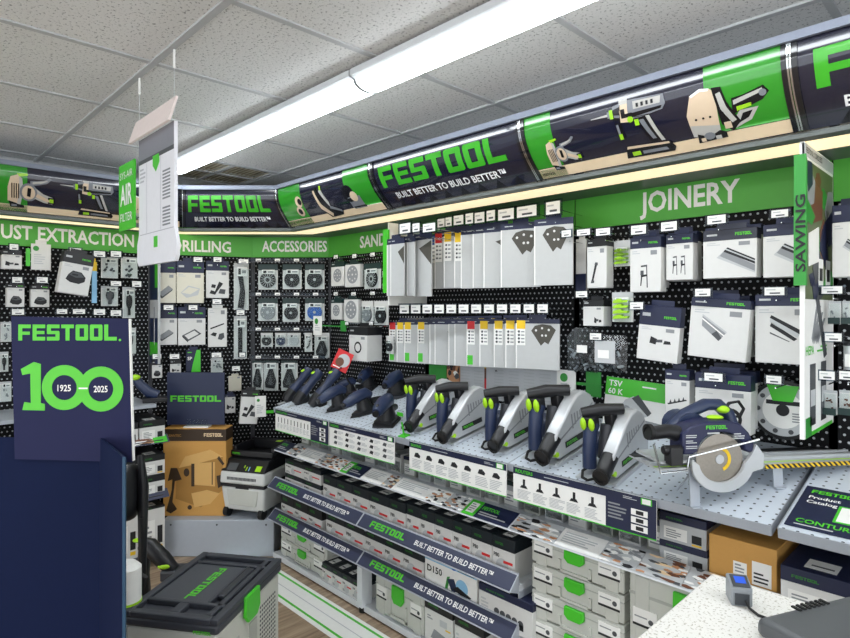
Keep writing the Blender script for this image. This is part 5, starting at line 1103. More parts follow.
ledge_strip(-1.41, -.46, 'sloping ledge of photo cards under the router poster', [('photo', 1.5), ('white', 1.3), ('photo', 1), ('photo', 1.1), ('photo', 1), ('white', 1)])
# packs standing on the shelf behind the posters
rr = random.Random(11)
bx = None
for k in range(22):
    t = -3.16 + k * .108
    if t > -.8: break
    h = rr.choice((.10, .115, .125)); g = thing('spare_pack', 'slim grey boxed pack behind the shelf posters, %s from the corner' % ORD[k], 'boxed pack', (t, 2.42 - .40, .70), (0, 0, rr.uniform(-.05, .05)), 'slim packs behind the shelf posters')
    MB().box(-.042, .042, 0, .12, 0, h, rr.choice((WHITE, SYSD, LGREY))).build('body', g, bevel=.002, segs=1)
    MB().rect(-.036, .036, h * .1, h * .62, CLEAR if k % 3 else PAPER, -.001).lines(-.03, .02, h * .2, h * .5, 3, GREYT, -.0016, k).rect(-.042, .042, h * .82, h, rr.choice((TEAL, NAVY, DGREY)), -.001).build('print', g)
# ---------------------------------------------------------------- goods on the lower shelves
DKG = mat('dull_green_print', '#2C7A2A', .5)
def shelf_carton(t0, t1, z, h, out, depth, label, lid=.32, lm=LID, group=None, kind='abrasive', bm=WHITE, name='abrasive_carton', fr=FR):
    w = t1 - t0 - .003; a = w / 2; g = thing(name, label, 'carton', fr.w((t0 + t1) / 2, out, z), (0, 0, fr.a), group); H = h * (1 - lid)
    MB().box(-a, a, 0, depth, 0, H, bm).build('body', g, bevel=.0015, segs=1)
    l = MB().box(-a - .0004, a + .0004, -.0004, depth, H, h, lm).build('lid', g, bevel=.0015, segs=1)
    m = MB()
    m.box(-a * .45, a * .4, depth * .1, depth * .34, h, h + .0006, PAPER).box(-a * .3, a * .3, depth * .17, depth * .2, h + .0006, h + .001, DGREY).build('top_sticker', l)
    MB().logo(-a * .7, h - h * lid * .65, h * lid * .2, DKG, width=w * .36, y=-.0012).build('lettering', l, recalc=False)
    m = MB()
    if kind == 'abrasive':
        m.disc(-a * .1, H * .38, min(a * .55, H * .34), LGREY).rect(a * .02, a * .82, H * .52, H * .62, RED, -.0012).text('P80', -a * .85, H * .68, H * .16, INK, width=a * .5, y=-.0012).lines(-a * .85, -a * .4, H * .1, H * .3, 3, GREYT, -.0012)
    elif kind == 'label':
        m.rect(-a * .8, a * .2, H * .15, H * .75, PAPER).lines(-a * .7, 0, H * .2, H * .65, 4, GREYT, -.0012).rect(a * .4, a * .8, H * .2, H * .6, INK, -.0012).rect(a * .4, a * .8, H * .08, H * .16, YEL, -.0012)
    elif kind == 'icons':
        for k in range(5): m.disc(-a * .3 + a * .22 * k, H * (.5 - .02 * k), H * .12, DGREY, -.0012, 10).rect(-a * .34 + a * .22 * k, -a * .2 + a * .22 * k, H * .2, H * .4, INK, -.0012)
        m.lines(-a * .9, -a * .6, H * .3, H * .8, 4, LGREY)
    elif kind == 'pad': m.flat([(-a * .55, H * .2), (a * .3, H * .12), (a * .5, H * .4), (-a * .3, H * .48)], GREYT).rect(a * .1, a * .6, H * .66, H * .85, LGREY).rect(a * .5, a * .85, H * .6, H * .64, YEL, -.0012).lines(-a * .8, -a * .4, H * .7, H * .85, 2, GREYT)
    m.build('print', g)
    return g
def tpx(px, out): return FR.tz(px, 400, out)[0]
RA = [323, 336.6, 352, 369, 389.5, 405.5]
for i in range(5): shelf_carton(tpx(RA[i], .53), tpx(RA[i + 1], .53), .462, .155, .53, .26, 'tall dark lidded abrasive carton, %s on the upper left shelf' % ORD[i], group='abrasive cartons on the upper shelf')
for i, (x0, x1) in enumerate(((285, 303), (303, 321))):
    a0, a1 = tpx(x0, .53), tpx(x1, .53)
    shelf_carton(a0, a1, .462, .085, .53, .26, 'low abrasive carton at the bottom of a stack, %s from the corner' % ORD[i], group='stacked cartons on the upper shelf')
    shelf_carton(a0, a1, .5475, .085, .53, .26, 'low abrasive carton on top of a stack, %s from the corner' % ORD[i], group='stacked cartons on the upper shelf')
RB = [406.5, 420, 434.6, 452.7, 471.5, 492, 515]
for i in range(6): shelf_carton(tpx(RB[i], .53), tpx(RB[i + 1], .53), .462, .16, .53, .28, 'tall dark lidded abrasive carton, %s on the upper right shelf' % ORD[i], group='abrasive cartons on the upper shelf')
RC = [281, 294, 308, 322]
for i in range(3): shelf_carton(tpx(RC[i], .53), tpx(RC[i + 1], .53), .266, .15, .53, .22, 'narrow black lidded carton, %s from the corner on the lower shelf' % ORD[i], lid=.45, lm=BLACK, group='cartons on the lower shelf')
RD = [326, 345, 364.5, 384, 402, 424]
for i in range(5): shelf_carton(tpx(RD[i], .53), tpx(RD[i + 1], .53), .266, .155, .53, .26, 'dark lidded abrasive carton, %s in the row on the lower shelf' % ORD[i], group='cartons on the lower shelf')
# picture box
a0, a1 = tpx(425, .54), tpx(477, .54); a = (a1 - a0) / 2; h = .178
g = thing('disc_box', 'picture box with blue heading and sander photo on the lower shelf', 'carton', ((a0 + a1) / 2, 2.42 - .54, .266)); MB().box(-a, a, 0, .2, 0, h, PAPER).build('body', g, bevel=.0015, segs=1)
m = MB().rect(-a, a, h * .78, h, SKY).text('GRANAT', -a * .92, h * .82, h * .13, NAVY, width=a * .85, y=-.0012).disc(a * .15, h * .86, h * .09, BLUE, -.0012).rect(a * .3, a * .9, h * .8, h * .96, INK, -.0012).text('D150', -a * .9, h * .5, h * .17, INK, width=a * .6, y=-.0012)
m.disc(a * .45, h * .42, h * .2, SKY, -.0012).flat([(-a * .1, h * .5), (a * .15, h * .56), (a * .3, h * .3), (a * .1, h * .2)], NAVYP, -.0016).flat([(a * .1, h * .3), (a * .7, h * .2), (a * .8, h * .28), (a * .3, h * .42)], BLACK, -.002).flat([(-a * .2, h * .2), (-a * .1, h * .55), (0, h * .58), (-a * .1, h * .2)], LEAF, -.0012).rect(-a, a, 0, h * .12, CREAM)
m.build('print', g)
shelf_carton(tpx(478.5, .55), tpx(533, .55), .266, .145, .55, .3, 'wide navy topped carton with tool icons at the right end of the lower shelf', lid=.22, lm=NAVY, kind='icons', name='tool_carton')
# storage cases
def case(loc, w, h, d, label, group, rz=0, latch=True, stack=False):
    """stackable case: body with ribs, lid seam, front latch, label cards"""
    g = thing('storage_case', label, 'storage case', loc, (0, 0, rz), group); a = w / 2; b = MB()
    b.box(-a, a, .006, d, .006, h, SYS).box(-a + .02, -a + .07, .002, .01, 0, h * .96, SYS).box(a - .07, a - .02, .002, .01, 0, h * .96, SYS)
    b.build('body', g, bevel=.004)
    MB().box(-a - .001, a + .001, .004, d + .001, h * .74, h * .77, SYSD).build('lid_seam', g)
    m = MB().box(-a * .34, a * .34, .0, .006, h * .06, h * .12, SYSD).box(-a * .36, -a * .3, -.003, .006, h * .1, h * .5, SYS).box(a * .3, a * .36, -.003, .006, h * .1, h * .5, SYS).box(-a * .36, a * .36, -.003, .006, h * .08, h * .16, SYS)
    m.build('front_handle', g)
    if latch: MB().prism([(-.04, h * .93), (.04, h * .93), (.042, h * .62), (.025, h * .48), (-.025, h * .48), (-.042, h * .62)], -.008, .006, LATCH).build('latch', g, bevel=.003)
    for x0, x1 in ((-a * .93, -a * .5), (a * .5, a * .93)):
        o = MB().box(x0, x1, .0015, .006, h * .42, h * .42 + min(.06, h * .46), PAPER).build('label_card', g)
        c2 = MB().box(x0, x1, .0008, .0015, h * .42, h * .42 + .008, INK).box(x0 + .006, x0 + .05, .0008, .0015, h * .42 + .03, h * .42 + .034, GREYT).cyl((x1 - .02, .0008, h * .42 + .024), (x1 - .02, .0015, h * .42 + .024), .009, DGREY, n=10); c2.build('print', o)
    m = MB()
    for k in range(3): m.box(a, a + .003, d * .15, d * .85, h * (.2 + .16 * k), h * (.24 + .16 * k), SYSD)
    m.build('side_rib', g)
    for x in (-a * .75, a * .75): MB().box(x - .025, x + .025, .02, .05, 0, .006, SYSD).build('foot', g)
    return g
a0, a1 = tpx(280, .55), tpx(326, .55)
for k in range(2): case(((a0 + a1) / 2, 2.42 - .55, .04 + .1 * k), a1 - a0, .099, .28, 'grey case with green latch in the low stack by the plinth, %s' % ('bottom', 'top')[k], 'grey storage cases')
a0, a1 = tpx(375, .56), tpx(423, .56)
case(((a0 + a1) / 2, 2.42 - .56, .04), a1 - a0, .19, .3, 'large grey case with green latch beside the white support leg', 'grey storage cases')
for k in range(6): case((-1.15, 2.42 - .53, .04 + .105 * k), .385, .104, .29, 'grey case in the tall stack below the router poster, %s from the floor' % ORD[k], 'grey storage cases')
for k in range(2): case((-.745, 2.42 - .53, .04 + .315 * k), .385, .313, .29, 'deep grey case half hidden by the counter, %s of two' % ('lower', 'upper')[k], 'grey storage cases')
for i in range(4):
    x0, x1 = 322 + 10 * i, 332 + 10 * i
    shelf_carton(tpx(x0, .56), tpx(x1, .56), .04, .10, .56, .26, 'small white carton with dark lid on the base deck, %s in row' % ORD[i], group='small cartons on the base deck')
shelf_carton(tpx(424.5, .56), tpx(453, .56), .04, .205, .56, .26, 'upright carton with grey pad picture beside the large case', lid=.26, lm=BLACK, kind='pad', name='tool_carton')
shelf_carton(tpx(454.5, .56), tpx(484, .56), .04, .195, .56, .26, 'upright black topped carton at the right end of the base deck', lid=.26, lm=BLACK, kind='icons', name='tool_carton')
# boxes on the shelf under the rail saw
shelf_carton(tpx(659, .46), tpx(708, .46), .70, .075, .46, .3, 'navy banded carton, lower of two under the rail saw', lid=.3, lm=NAVY, kind='label', name='tool_carton', bm=LGREY)
shelf_carton(tpx(659, .46), tpx(707, .46), .7755, .095, .46, .3, 'navy banded carton with yellow mark, upper of two under the rail saw', lid=.3, lm=NAVY, kind='label', name='tool_carton', bm=LGREY)
a0, a1 = tpx(709, .49), tpx(777, .49); a = (a1 - a0) / 2
g = thing('cardboard_box', 'plain brown cardboard box with two white stickers under the rail saw', 'cardboard box', ((a0 + a1) / 2, 2.42 - .49, .70))
MB().box(-a, a, 0, .3, 0, .15, KRAFT).build('body', g, bevel=.002, segs=1); MB().rect(-a * .25, a * .15, .045, .085, PAPER).lines(-a * .2, a * .1, .05, .08, 3, GREYT, -.0012).rect(a * .3, a * .85, .03, .1, PAPER).lines(a * .35, a * .8, .035, .07, 3, INK, -.0012).build('sticker', g)
MB().box(-a, a, .148, .152, .15, .1505, KRAFTM).build('flap_seam', g)
shelf_carton(tpx(780, .52), tpx(860, .52), .70, .125, .52, .3, 'wide navy topped carton at the right edge below the catalogue card', lid=.34, lm=NAVY, kind='label', name='tool_carton')
# ---------------------------------------------------------------- left bay: low shelves
def lpx(px, out): return FL.tz(px, 400, out)[0]
t0, t1 = lpx(133, .42), lpx(162, .42)
g = thing('power_tool', 'navy handheld tool with lime top on the small grey shelf', 'power tool', FL.w((t0 + t1) / 2 + .03, .30, .98), (0, 0, pi / 2 - .3))
MB().tube([(.07, -.02, .04), (.02, -.01, .06), (-.03, 0, .11), (-.07, .02, .165)], [.03, .034, .028, .024], NAVYP, 12).build('body', g); MB().box(-.02, .12, -.06, .03, 0, .03, BLACK).build('base', g, bevel=.006)
MB().ell((-.06, -.02, .16), (.03, .016, .018), LIME, 10, 6).build('switch', g); MB().tube([(-.07, .02, .165), (-.1, .02, .15), (-.11, .02, .1)], [.022, .018, .02], BLACK, 10).build('nozzle', g)
for k in range(3):
    for (z, h, lb) in ((.765, .14, 'upper'), (.43, .2, 'middle')):
        a0 = lpx(166, .43) - .155 * (k + 1)
        for q in range(2 if z < .6 else 1):
            shelf_carton(a0, a0 + .15, z + q * .125, .12, .43, .28, 'black lidded white carton on the %s left shelf, %s from the right, %s' % (lb, ORD[k], ('bottom', 'top')[q]), lid=.32, lm=BLACK, group='cartons on the left shelves', kind='label', name='tool_carton', fr=FL)
for k in range(2):
    a0 = lpx(166, .43) - .155 * (k + 1)
    shelf_carton(a0, a0 + .15, .08, .28, .43, .28, 'tall white carton with black edge at the foot of the left shelves, %s' % ('outer', 'inner')[k], lid=.05, lm=BLACK, group='cartons on the left shelves', kind='label', name='tool_carton', fr=FL)
for z, lb in ((.765, 'photo strip on the upper left shelf edge'), (.43, 'plain navy strip on the middle left shelf edge')):
    g = thing('price_strip', lb, 'shelf strip', FL.w(1.15, .452, z - .012), (radians(-45), 0, pi / 2)); MB().box(-.3, .21, -.003, 0, -.01, .05, SLM).build('strip', g)
    if z > .6:
        m = MB(); hatch_photo(m, -.1, .12, -.005, .045, (PAPER, INK, SKIN, RUST), -.0035, 5, 8, .3); m.rect(.12, .2, -.005, .045, LATCH, -.0036); m.build('print', g)
# ---------------------------------------------------------------- corner plinth and what stands on it
def cw(X, D): return (YC * X - YS * D, YS * X + YC * D)
PZ = .232
g = thing('display_plinth', 'low grey metal plinth in the corner', 'plinth', (0, 0, 0))
pl = [cw(-1.655, 3.65), cw(-.95, 3.65), cw(-.95, 4.05), cw(-1.2, 4.1), cw(-1.655, 3.88)]
MB().prism(pl, 0, PZ, METAL, 'z').build('body', g, bevel=.006)
m = MB()
for X in (-1.6, -1.31, -1.0): x, y = cw(X, 3.65); m.cyl((x, y, PZ - .03), (x + YS * .0015, y - YC * .0015, PZ - .03), .006, DSTEEL, n=10)
m.build('rivet', g)
# brown printed carton
X0, X1 = (163 - 425) / 580 * 3.72, (226 - 425) / 580 * 3.72; w = X1 - X0; h = .56; c = cw((X0 + X1) / 2, 3.72)
g = thing('printed_carton', 'large brown carton with dark top band and line drawing on the plinth', 'cardboard box', (c[0], c[1], PZ), (0, 0, FACE)); a = w / 2
MB().box(-a, a, 0, .13, 0, h, KRAFT).build('body', g, bevel=.003, segs=1); MB().box(-a - .001, a + .001, -.001, .131, h * .86, h * .995, KRAFTD).build('top_band', g)
m = MB().logo(a * .3, h * .91, .022, CREAM, width=a * .6, y=-.0022).text('CLEANTEC', -a * .92, h * .91, .016, KRAFTM, width=a * .5, y=-.0022)
m.flat([(-a * .6, h * .2), (a * .2, h * .1), (a * .9, h * .3), (a * .9, h * .68), (.1 * a, h * .62), (-a * .55, h * .55)], KRAFTM, -.0008).flat([(-a * .5, h * .55), (-.3 * a, h * .68), (a * .5, h * .76), (a * .9, h * .68), (a * .1, h * .6)], KRAFTL, -.0012).flat([(-.05 * a, h * .36), (a * .65, h * .34), (a * .65, h * .62), (-.05 * a, h * .6)], KRAFTL, -.0012).rect(-.1 * a, 0, h * .34, h * .6, KRAFTD, -.0016).rect(a * .55, a * .58, h * .36, h * .62, KRAFTD, -.0016)
m.disc(-.25 * a, h * .5, a * .09, KRAFTD, -.0016, rz=a * .13).flat([(-.9 * a, h * .06), (-.75 * a, h * .03), (-.55 * a, h * .08), (-.7 * a, h * .16), (-.62 * a, h * .4), (-.4 * a, h * .42), (-.55 * a, h * .55), (-.75 * a, h * .55), (-.85 * a, h * .4), (-.7 * a, h * .42), (-.72 * a, h * .3), (-.82 * a, h * .16)], KRAFTD, -.0016)
m.flat([(.75 * a, h * .32), (.95 * a, h * .36), (.95 * a, h * .48), (.7 * a, h * .46), (.72 * a, h * .4)], KRAFTD, -.0018).flat([(.72 * a, h * .66), (.9 * a, h * .58), (.95 * a, h * .6), (.78 * a, h * .69)], KRAFTD, -.0018).flat([(0, h * .1), (a * .5, h * .14), (a * .8, h * .26), (a * .4, h * .3), (-.1 * a, h * .26)], KRAFTL, -.0014).disc(-.15 * a, h * .1, a * .07, KRAFTD, -.0016)
m.build('print', g)
# small navy sign on it
X0, X1 = (167 - 425) / 580 * 3.77, (224.5 - 425) / 580 * 3.77; c = cw((X0 + X1) / 2, 3.77); a = (X1 - X0) / 2; zb = PZ + .5605
g = thing('counter_sign', 'small navy sign with green lettering standing on the brown carton', 'sign', (c[0], c[1], zb), (0, 0, FACE))
MB().box(-a, a, 0, .006, .015, .355, mat('navy_sign', '#1E2848', .5)).build('board', g); MB().logo(-a * .88, .165, .04, LOGO, width=a * 1.76).build('lettering', g, recalc=False)
MB().box(-.07, .09, -.03, .04, 0, .008, PAPER).box(-.06, .08, -.006, -.003, .006, .05, CLEAR).build('stand', g)
# compact dust extractor
c = cw(-1.105, 3.835); g = thing('dust_extractor', 'compact grey and black dust extractor on castors on the plinth', 'dust extractor', (c[0], c[1], PZ), (0, 0, FACE - radians(17)))
g.scale = (.97, .97, .92)
W2, D2 = .165, .185
def taper(m, z0, z1, s0, s1, mt, dx=0):
    v = [(x * s0, y * s0, z0) for x, y in ((-W2, -D2), (W2, -D2), (W2, D2), (-W2, D2))] + [(x * s1, y * s1, z1) for x, y in ((-W2, -D2), (W2, -D2), (W2, D2), (-W2, D2))]
    return m.add(v, [(0, 3, 2, 1), (4, 5, 6, 7), (0, 1, 5, 4), (1, 2, 6, 5), (2, 3, 7, 6), (3, 0, 4, 7)], mt)
LGP = mat('extractor_grey', '#D9DBD8', .4)
taper(MB(), .05, .215, .9, .98, LGP).build('dirt_tank', g, bevel=.014)
taper(MB(), .215, .235, 1.0, 1.0, BLACK).build('seal_band', g, bevel=.004)
taper(MB(), .235, .32, 1.02, 1.0, LGP).build('motor_housing', g, bevel=.014)
m = MB()
for k in range(22): m.box(-.11 + .01 * k, -.104 + .01 * k, -D2 * 1.022, -D2 * 1.0, .265, .285, DGREY)
m.build('vent_slot', g)
MB().prism([(-D2 * 1.0, .32), (-D2 * .62, .39), (D2 * .95, .40), (D2, .32)], -W2, W2, BLACK, 'x').build('control_top', g, bevel=.008)
nrm = math.atan2(.07, D2 * .38)
m = MB().box(-.12, -.05, .004, .06, 0, .003, DGREY).box(.09, .13, .01, .05, 0, .003, LIME).box(.02, .026, .01, .04, 0, .003, LIME).box(.04, .046, .01, .04, 0, .003, SKY).box(.0, .006, .03, .05, 0, .003, LIME)
m.build('switch_panel', g, (0, -D2 * .98, .324), (nrm, 0, 0))
MB().box(-W2 * .95, W2 * .95, D2 * .85, D2 * 1.0, .40, .475, BLACK).box(-W2 * .98, -W2 * .8, -D2 * .3, D2 * .98, .40, .465, BLACK).box(W2 * .8, W2 * .98, -D2 * .3, D2 * .98, .40, .465, BLACK).box(-W2 * .98, W2 * .98, -D2 * .42, -D2 * .3, .395, .44, BLACK).build('carry_handle', g, bevel=.008)
MB().logo(-.145, .412, .014, LOGO, width=.06, y=-D2 * .423).box(.08, .12, D2 * .5, D2 * .7, .476, .478, LIME).build('lettering', g, recalc=False)
MB().prism([(-.1, .09), (.1, .09), (.12, .2), (-.12, .2)], -D2 * .985, -D2 * .9, SYS).box(-.05, .05, -D2 * 1.0, -D2 * .97, .205, .23, BLACK).build('front_plate', g, bevel=.004)
for x, y in ((-.13, -.15), (.13, -.15), (-.13, .15), (.13, .15)):
    MB().cyl((x - .015, y, .036), (x + .015, y, .036), .036, RUBBER, n=18).cyl((x, y, .04), (x, y, .075), .012, BLACK, n=8).build('castor', g)
# ---------------------------------------------------------------- air filter case in the foreground
ZT = .47
q = [ground(125, 611, ZT), ground(220, 621, ZT), ground(280, 558, ZT), ground(201, 551, ZT)]
cx = sum((p for p in q), Vector()) / 4; ux = (q[1] - q[0] + q[2] - q[3]) / 2; w = ux.length; d = ((q[3] - q[0]).length + (q[2] - q[1]).length) / 2
g = thing('air_filter_unit', 'grey case shaped air filter with dark lid and green lettering, in the foreground', 'air filter', (cx.x, cx.y, 0), (0, 0, math.atan2(ux.y, ux.x))); a, b_ = w / 2, d / 2
MB().box(-a + .008, a - .008, -b_ + .008, b_ - .008, .012, ZT - .055, SYS).build('body', g, bevel=.012)
MB().box(-a, a, -b_, b_, ZT - .055, ZT - .02, SYSTOP).build('lid', g, bevel=.01)
m = MB()
for x0, x1, y0, y1 in ((-a, -a + .03, -b_, b_), (a - .03, a, -b_, b_), (-a + .03, a - .03, -b_, -b_ + .03), (-a + .03, a - .03, b_ - .03, b_), (-a + .03, a - .03, -b_ + .095, -b_ + .115), (-a + .03, a - .03, b_ - .10, b_ - .085), (a * .42, a * .48, -b_ + .115, b_ - .1), (a * .66, a * .78, -b_ + .03, b_ - .03), (-.02, .02, -b_ + .03, -b_ + .095)): m.box(x0, x1, y0, y1, ZT - .021, ZT, SYSTOP)
m.build('lid_rim', g, bevel=.004)
pn = MB().box(-a + .035, a * .4, -b_ + .12, b_ - .105, ZT - .02, ZT - .006, mat('lid_panel', '#474A52', .5)).build('top_panel', g, bevel=.003)
m = MB().logo(0, 0, .034, LOGO, width=.26)
for i, v in enumerate(m.v): m.v[i] = Vector((-.03 + v.z, .13 - v.x, ZT - .005))
m.build('lettering', pn, recalc=False)
MB().box(a * .49, a * .65, -b_ + .16, b_ - .12, ZT - .012, ZT + .004, mat('handle_grey', '#33363D', .45)).build('carry_handle', g, bevel=.006)
MB().prism([(-.055, ZT - .01), (.055, ZT - .01), (.06, ZT - .085), (.035, ZT - .115), (-.035, ZT - .115), (-.06, ZT - .085)], a - .002, a + .012, LATCH, 'x').build('latch', g, (0, -.02, 0), bevel=.004)
m = MB()
for k in range(9):
    for j in range(14): m.box(a - .0085, a - .0065, b_ - .05 - .0165 * k - .008, b_ - .05 - .0165 * k, ZT - .12 - .018 * j - .008, ZT - .12 - .018 * j, DGREY)
o = m.build('grille', g); o['kind'] = 'stuff'
m = MB().logo(a * .5, ZT - .055, .012, LOGO, width=.07, y=-b_ - .0012); m.box(a * .2, a * .9, -b_ + .004, -b_ + .008, ZT - .16, ZT - .1, PAPER); m.build('front_label', g, recalc=False)
MB().box(a - .012, a - .004, -b_ + .1, -b_ + .16, .1, ZT - .14, SYSD).box(a - .012, a - .004, -.02, .04, .1, ZT - .14, SYSD).build('side_rib', g)
for x in (-a * .8, a * .8):
    for y in (-b_ * .8, b_ * .8): MB().box(x - .03, x + .03, y - .03, y + .03, 0, .013, SYSD).build('foot', g)
# ---------------------------------------------------------------- anniversary display at the left
def fr_at(px, D, z): p = deep(px, D, z); return p
DH = 1.86
z_top = CAMZ - (317.5 - 309) / 580 * DH; z_bot = CAMZ - (461 - 309) / 580 * DH
X0, X1 = (11 - 425) / 580 * DH, (132 - 425) / 580 * DH; a = (X1 - X0) / 2; c = cw((X0 + X1) / 2, DH); h = z_top - z_bot
g = thing('anniversary_display', 'tall navy cardboard display with green anniversary number header', 'display stand', (c[0], c[1], 0), (0, 0, FACE))
hd = MB().prism([(-a, z_top + .004), (a - .012, z_top - .004), (a, z_bot), (a - .0, z_bot - .004), (-a + .012, z_bot + .006)], 0, .008, DISP).build('header_board', g)
MB().prism([(a - .011, z_top - .004), (a - .008, z_top - .004), (a + .004, z_bot), (a + .001, z_bot)], .0, .012, PAPER).build('white_edge', g)
def hx(px): return (px - 425) / 580 * DH - (X0 + X1) / 2
def hz(py): return CAMZ - (py - 309) / 580 * DH
m = MB().logo(hx(18.5), hz(340.5), hz(324.5) - hz(340.5), LOGO, width=hx(117) - hx(18.5), y=-.0012); m.disc(hx(120), hz(340), .004, LOGO, -.0012, 8)
n0 = len(m.v)
one = [(22.5, 410), (45, 410.5), (45, 404), (41, 403), (41, 364), (34, 362), (21, 369), (22.5, 375), (30.5, 373.5), (31, 403), (24.5, 402)]
m.flat([(hx(x), hz(y)) for x, y in one], LOGO, -.0012)
def ringp(cx, cy, r0, r1, n=36, yy=-.0012):
    for k in range(n):
        t, u = 2 * pi * k / n, 2 * pi * (k + 1) / n
        m.flat([(hx(cx + q * cos(v)), hz(cy + q * 1.0 * sin(v))) for q, v in ((r0, t), (r1, t), (r1, u), (r0, u))], LOGO, yy)
ringp(64.5, 387.5, 12.5, 22.5); ringp(101, 389, 12.5, 22.5, yy=-.0016)
m.text('1925', hx(64.5), hz(391), hz(384.5) - hz(391), PAPER, width=hx(71.5) - hx(58), align='c', y=-.002).text('2025', hx(101), hz(392), hz(385.5) - hz(392), PAPER, width=hx(108) - hx(94), align='c', y=-.002).rect(hx(79), hx(88), hz(389), hz(387.5), PAPER, -.002)
m.build('lettering', hd)
zt2 = CAMZ - (437 - 309) / 580 * (DH + .02)
def HX(px, D): return (px - 425) / 580 * D - (X0 + X1) / 2
MB().box(HX(-60, DH), HX(100, DH), .012, .02, 0, zt2, DISPB).build('back_panel', g)
x0 = HX(99, DH + .01); x1 = HX(123, 1.62); y1 = -(DH - 1.62)
v = [(x0, .012, 0), (x0 + .006, .016, 0), (x1 + .006, y1 + .004, 0), (x1, y1, 0)]; v += [(p[0], p[1], zt2) for p in v]
MB().add(v, [(0, 1, 2, 3), (4, 7, 6, 5), (0, 4, 5, 1), (1, 5, 6, 2), (2, 6, 7, 3), (3, 7, 4, 0)], DISPB).build('side_wing', g)
v = [(x1 - .001, y1 - .002, 0), (x1 + .007, y1 - .002, 0), (x1 + .007, y1 + .004, 0), (x1 - .001, y1 + .004, 0)]; v += [(p[0], p[1], zt2 + .001) for p in v]
MB().add(v, [(0, 1, 2, 3), (4, 7, 6, 5), (0, 4, 5, 1), (1, 5, 6, 2), (2, 6, 7, 3), (3, 7, 4, 0)], mat('teal_edge', '#1E4460', .5)).build('wing_edge', g)
# long-reach sander leaning behind the display
c = deep(137, 2.35, 0); g = thing('long_reach_sander', 'long black sander with pale rimmed round head behind the navy display', 'drywall sander', (c.x, c.y, 0), (0, 0, FACE - .25))
hzz = CAMZ - (493 - 309) / 580 * 2.35
MB().ell((-.035, .0, hzz), (.035, .09, .115), BLACK, 16, 10).build('head_cover', g)
MB().cyl((-.075, 0, hzz), (-.06, 0, hzz), .095, NAVYP, n=28).cyl((-.06, 0, hzz), (-.045, 0, hzz), .108, LGREY, n=28).build('bristle_ring', g)
MB().tube([(.0, .02, hzz + .15), (.012, .02, hzz + .02), (.01, .02, hzz - .25), (.0, .02, hzz - .55), (0, .02, .0)], [.012, .022, .016, .016, .016], BLACK, 10).build('tube', g)
MB().tube([(.02, 0, hzz - .1), (.035, -.01, hzz - .28), (.02, -.01, hzz - .36), (.03, -.03, hzz - .46), (.07, -.03, hzz - .42), (.07, -.03, hzz - .32), (.03, -.03, hzz - .3), (.02, -.02, hzz - .5), (.0, 0, .02)], .007, RUBBER, 7).build('cable', g)
# black and lime nozzle tool
c = deep(160, 2.75, 0); zc = CAMZ - (565 - 309) / 580 * 2.75; g = thing('floor_tool', 'black vacuum tool with lime buttons standing behind the air filter unit', 'vacuum tool', (c.x, c.y, 0), (0, 0, FACE))
MB().tube([(-.09, .0, zc + .1), (-.05, 0, zc + .09), (.02, -.01, zc + .03), (.07, -.01, zc - .02)], [.03, .04, .04, .03], BLACK, 12).build('body', g); MB().ell((.035, -.04, zc + .01), (.03, .012, .012), LIME, 10, 6).build('release_button', g); MB().ell((-.09, -.02, zc + .125), (.03, .02, .01), LIME, 10, 6).build('top_button', g)
MB().box(.02, .12, -.05, .05, zc - .06, zc - .01, DSTEEL).build('head', g, bevel=.008); MB().tube([(-.08, .02, zc + .08), (-.09, .02, .3), (-.09, .02, 0)], [.03, .03, .05], DSTEEL, 10).tube([(.07, .0, zc - .05), (.07, 0, 0)], [.025, .03], DSTEEL, 10).build('support', g)
c = deep(127, 2.16, 0); g = thing('filter_canister', 'white cylinder canister with lime band beside the navy display', 'canister', (c.x + .0, c.y, 0)); zc = CAMZ - (562 - 309) / 580 * 2.16
MB().cyl((0, 0, 0), (0, 0, zc - .02), .05, PAPER, n=20).cyl((0, 0, zc - .02), (0, 0, zc), .05, PAPER, r1=.03, n=20).build('body', g); MB().ring((0, 0, zc - .16), (0, 0, 1), .045, .0515, .02, LIME, 20).build('band', g)
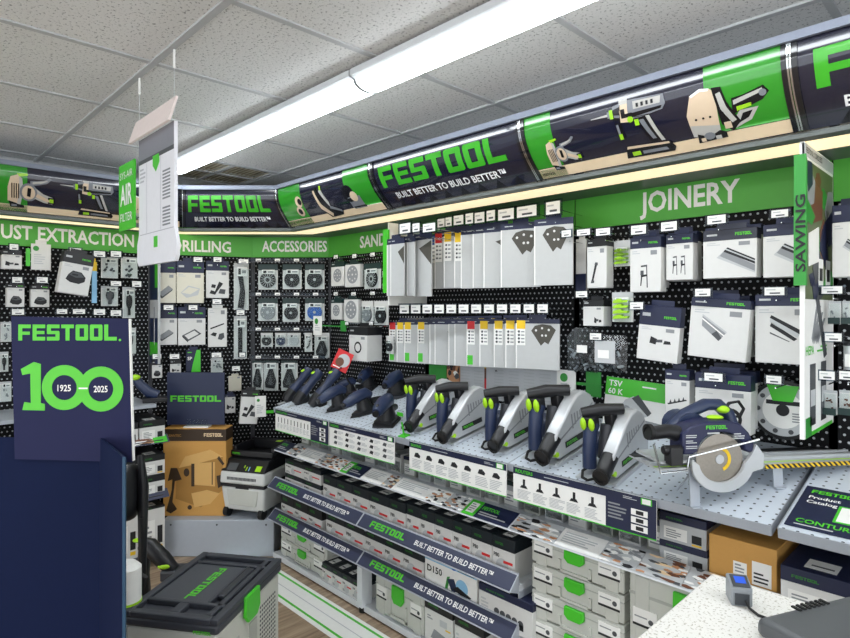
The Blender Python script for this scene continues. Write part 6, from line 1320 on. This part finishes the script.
# ---------------------------------------------------------------- sales counter, lower right
ZK = 1.0; k0 = ground(712, 573, ZK)
ctr = mat('counter_top', '#E6E4DE', .3); nt, b = nodes_of(ctr); tc = nt.nodes.new('ShaderNodeTexCoord'); vo = nt.nodes.new('ShaderNodeTexNoise'); vo.inputs['Scale'].default_value = 190; vo.inputs['Detail'].default_value = 1; nt.links.new(tc.outputs['Object'], vo.inputs['Vector'])
cr = nt.nodes.new('ShaderNodeValToRGB'); cr.color_ramp.elements[0].position = .33; cr.color_ramp.elements[0].color = lin('#B5AFA2'); cr.color_ramp.elements[1].position = .42; cr.color_ramp.elements[1].color = lin('#ECEAE5'); nt.links.new(vo.outputs['Fac'], cr.inputs[0]); nt.links.new(cr.outputs[0], b.inputs['Base Color'])
g = thing('sales_counter', 'speckled white sales counter in the lower right foreground', 'counter', (k0.x, k0.y, 0))
MB().box(0, 1.0, -.75, 0, ZK - .035, ZK, ctr).build('counter_top', g, bevel=.004); MB().box(.04, .96, -.71, -.04, 0, ZK - .035, mat('counter_base', '#B9BCC0', .5)).build('base', g)
c = ground(742, 607, ZK); g = thing('card_reader', 'small grey card terminal with blue screen on the counter', 'card terminal', (c.x, c.y, ZK), (0, 0, FACE - .25)); g.scale = (.62, .62, .62)
hR = .075
MB().prism([(0, 0), (.0, .058), (.055, .075), (.07, .07), (.07, 0)], -.03, .03, mat('terminal_grey', '#8E9398', .4), 'x').build('body', g, bevel=.005)
MB().box(-.024, .024, -.001, .05, 0, .002, mat('terminal_dark', '#3A3E44', .4)).box(-.014, .016, .014, .042, .002, .003, mat('terminal_screen', '#2B4FB8', .2, emit=.5)).build('screen', g, (0, .002, .0595), (math.atan2(.017, .055), 0, 0))
MB().box(-.02, .02, -.003, 0, .006, .04, mat('terminal_dark', '#3A3E44', .4)).build('front_plate', g); MB().tube([(.01, -.003, .02), (.015, -.02, .008), (.03, -.05, .005), (.07, -.08, .005), (.12, -.09, .005)], .004, RUBBER, 6).build('cable', g)
c = ground(815, 640, ZK); g = thing('receipt_printer', 'dark grey device with rounded lid at the bottom right corner', 'printer', (c.x, c.y, ZK), (0, 0, FACE + .35)); g.scale = (.95, .95, .7)
dg = mat('device_grey', '#54575A', .4)
MB().prism([(-.16, 0), (-.16, .03), (-.06, .05), (.03, .05), (.05, .04), (.05, 0)], -.085, .16, dg, 'x').build('body', g, bevel=.012)
m = MB()
for k in range(7): m.box(.0 + .012 * k, .006 + .012 * k, .028, .046, .049, .053, RUBBER)
m.build('vent_slot', g)
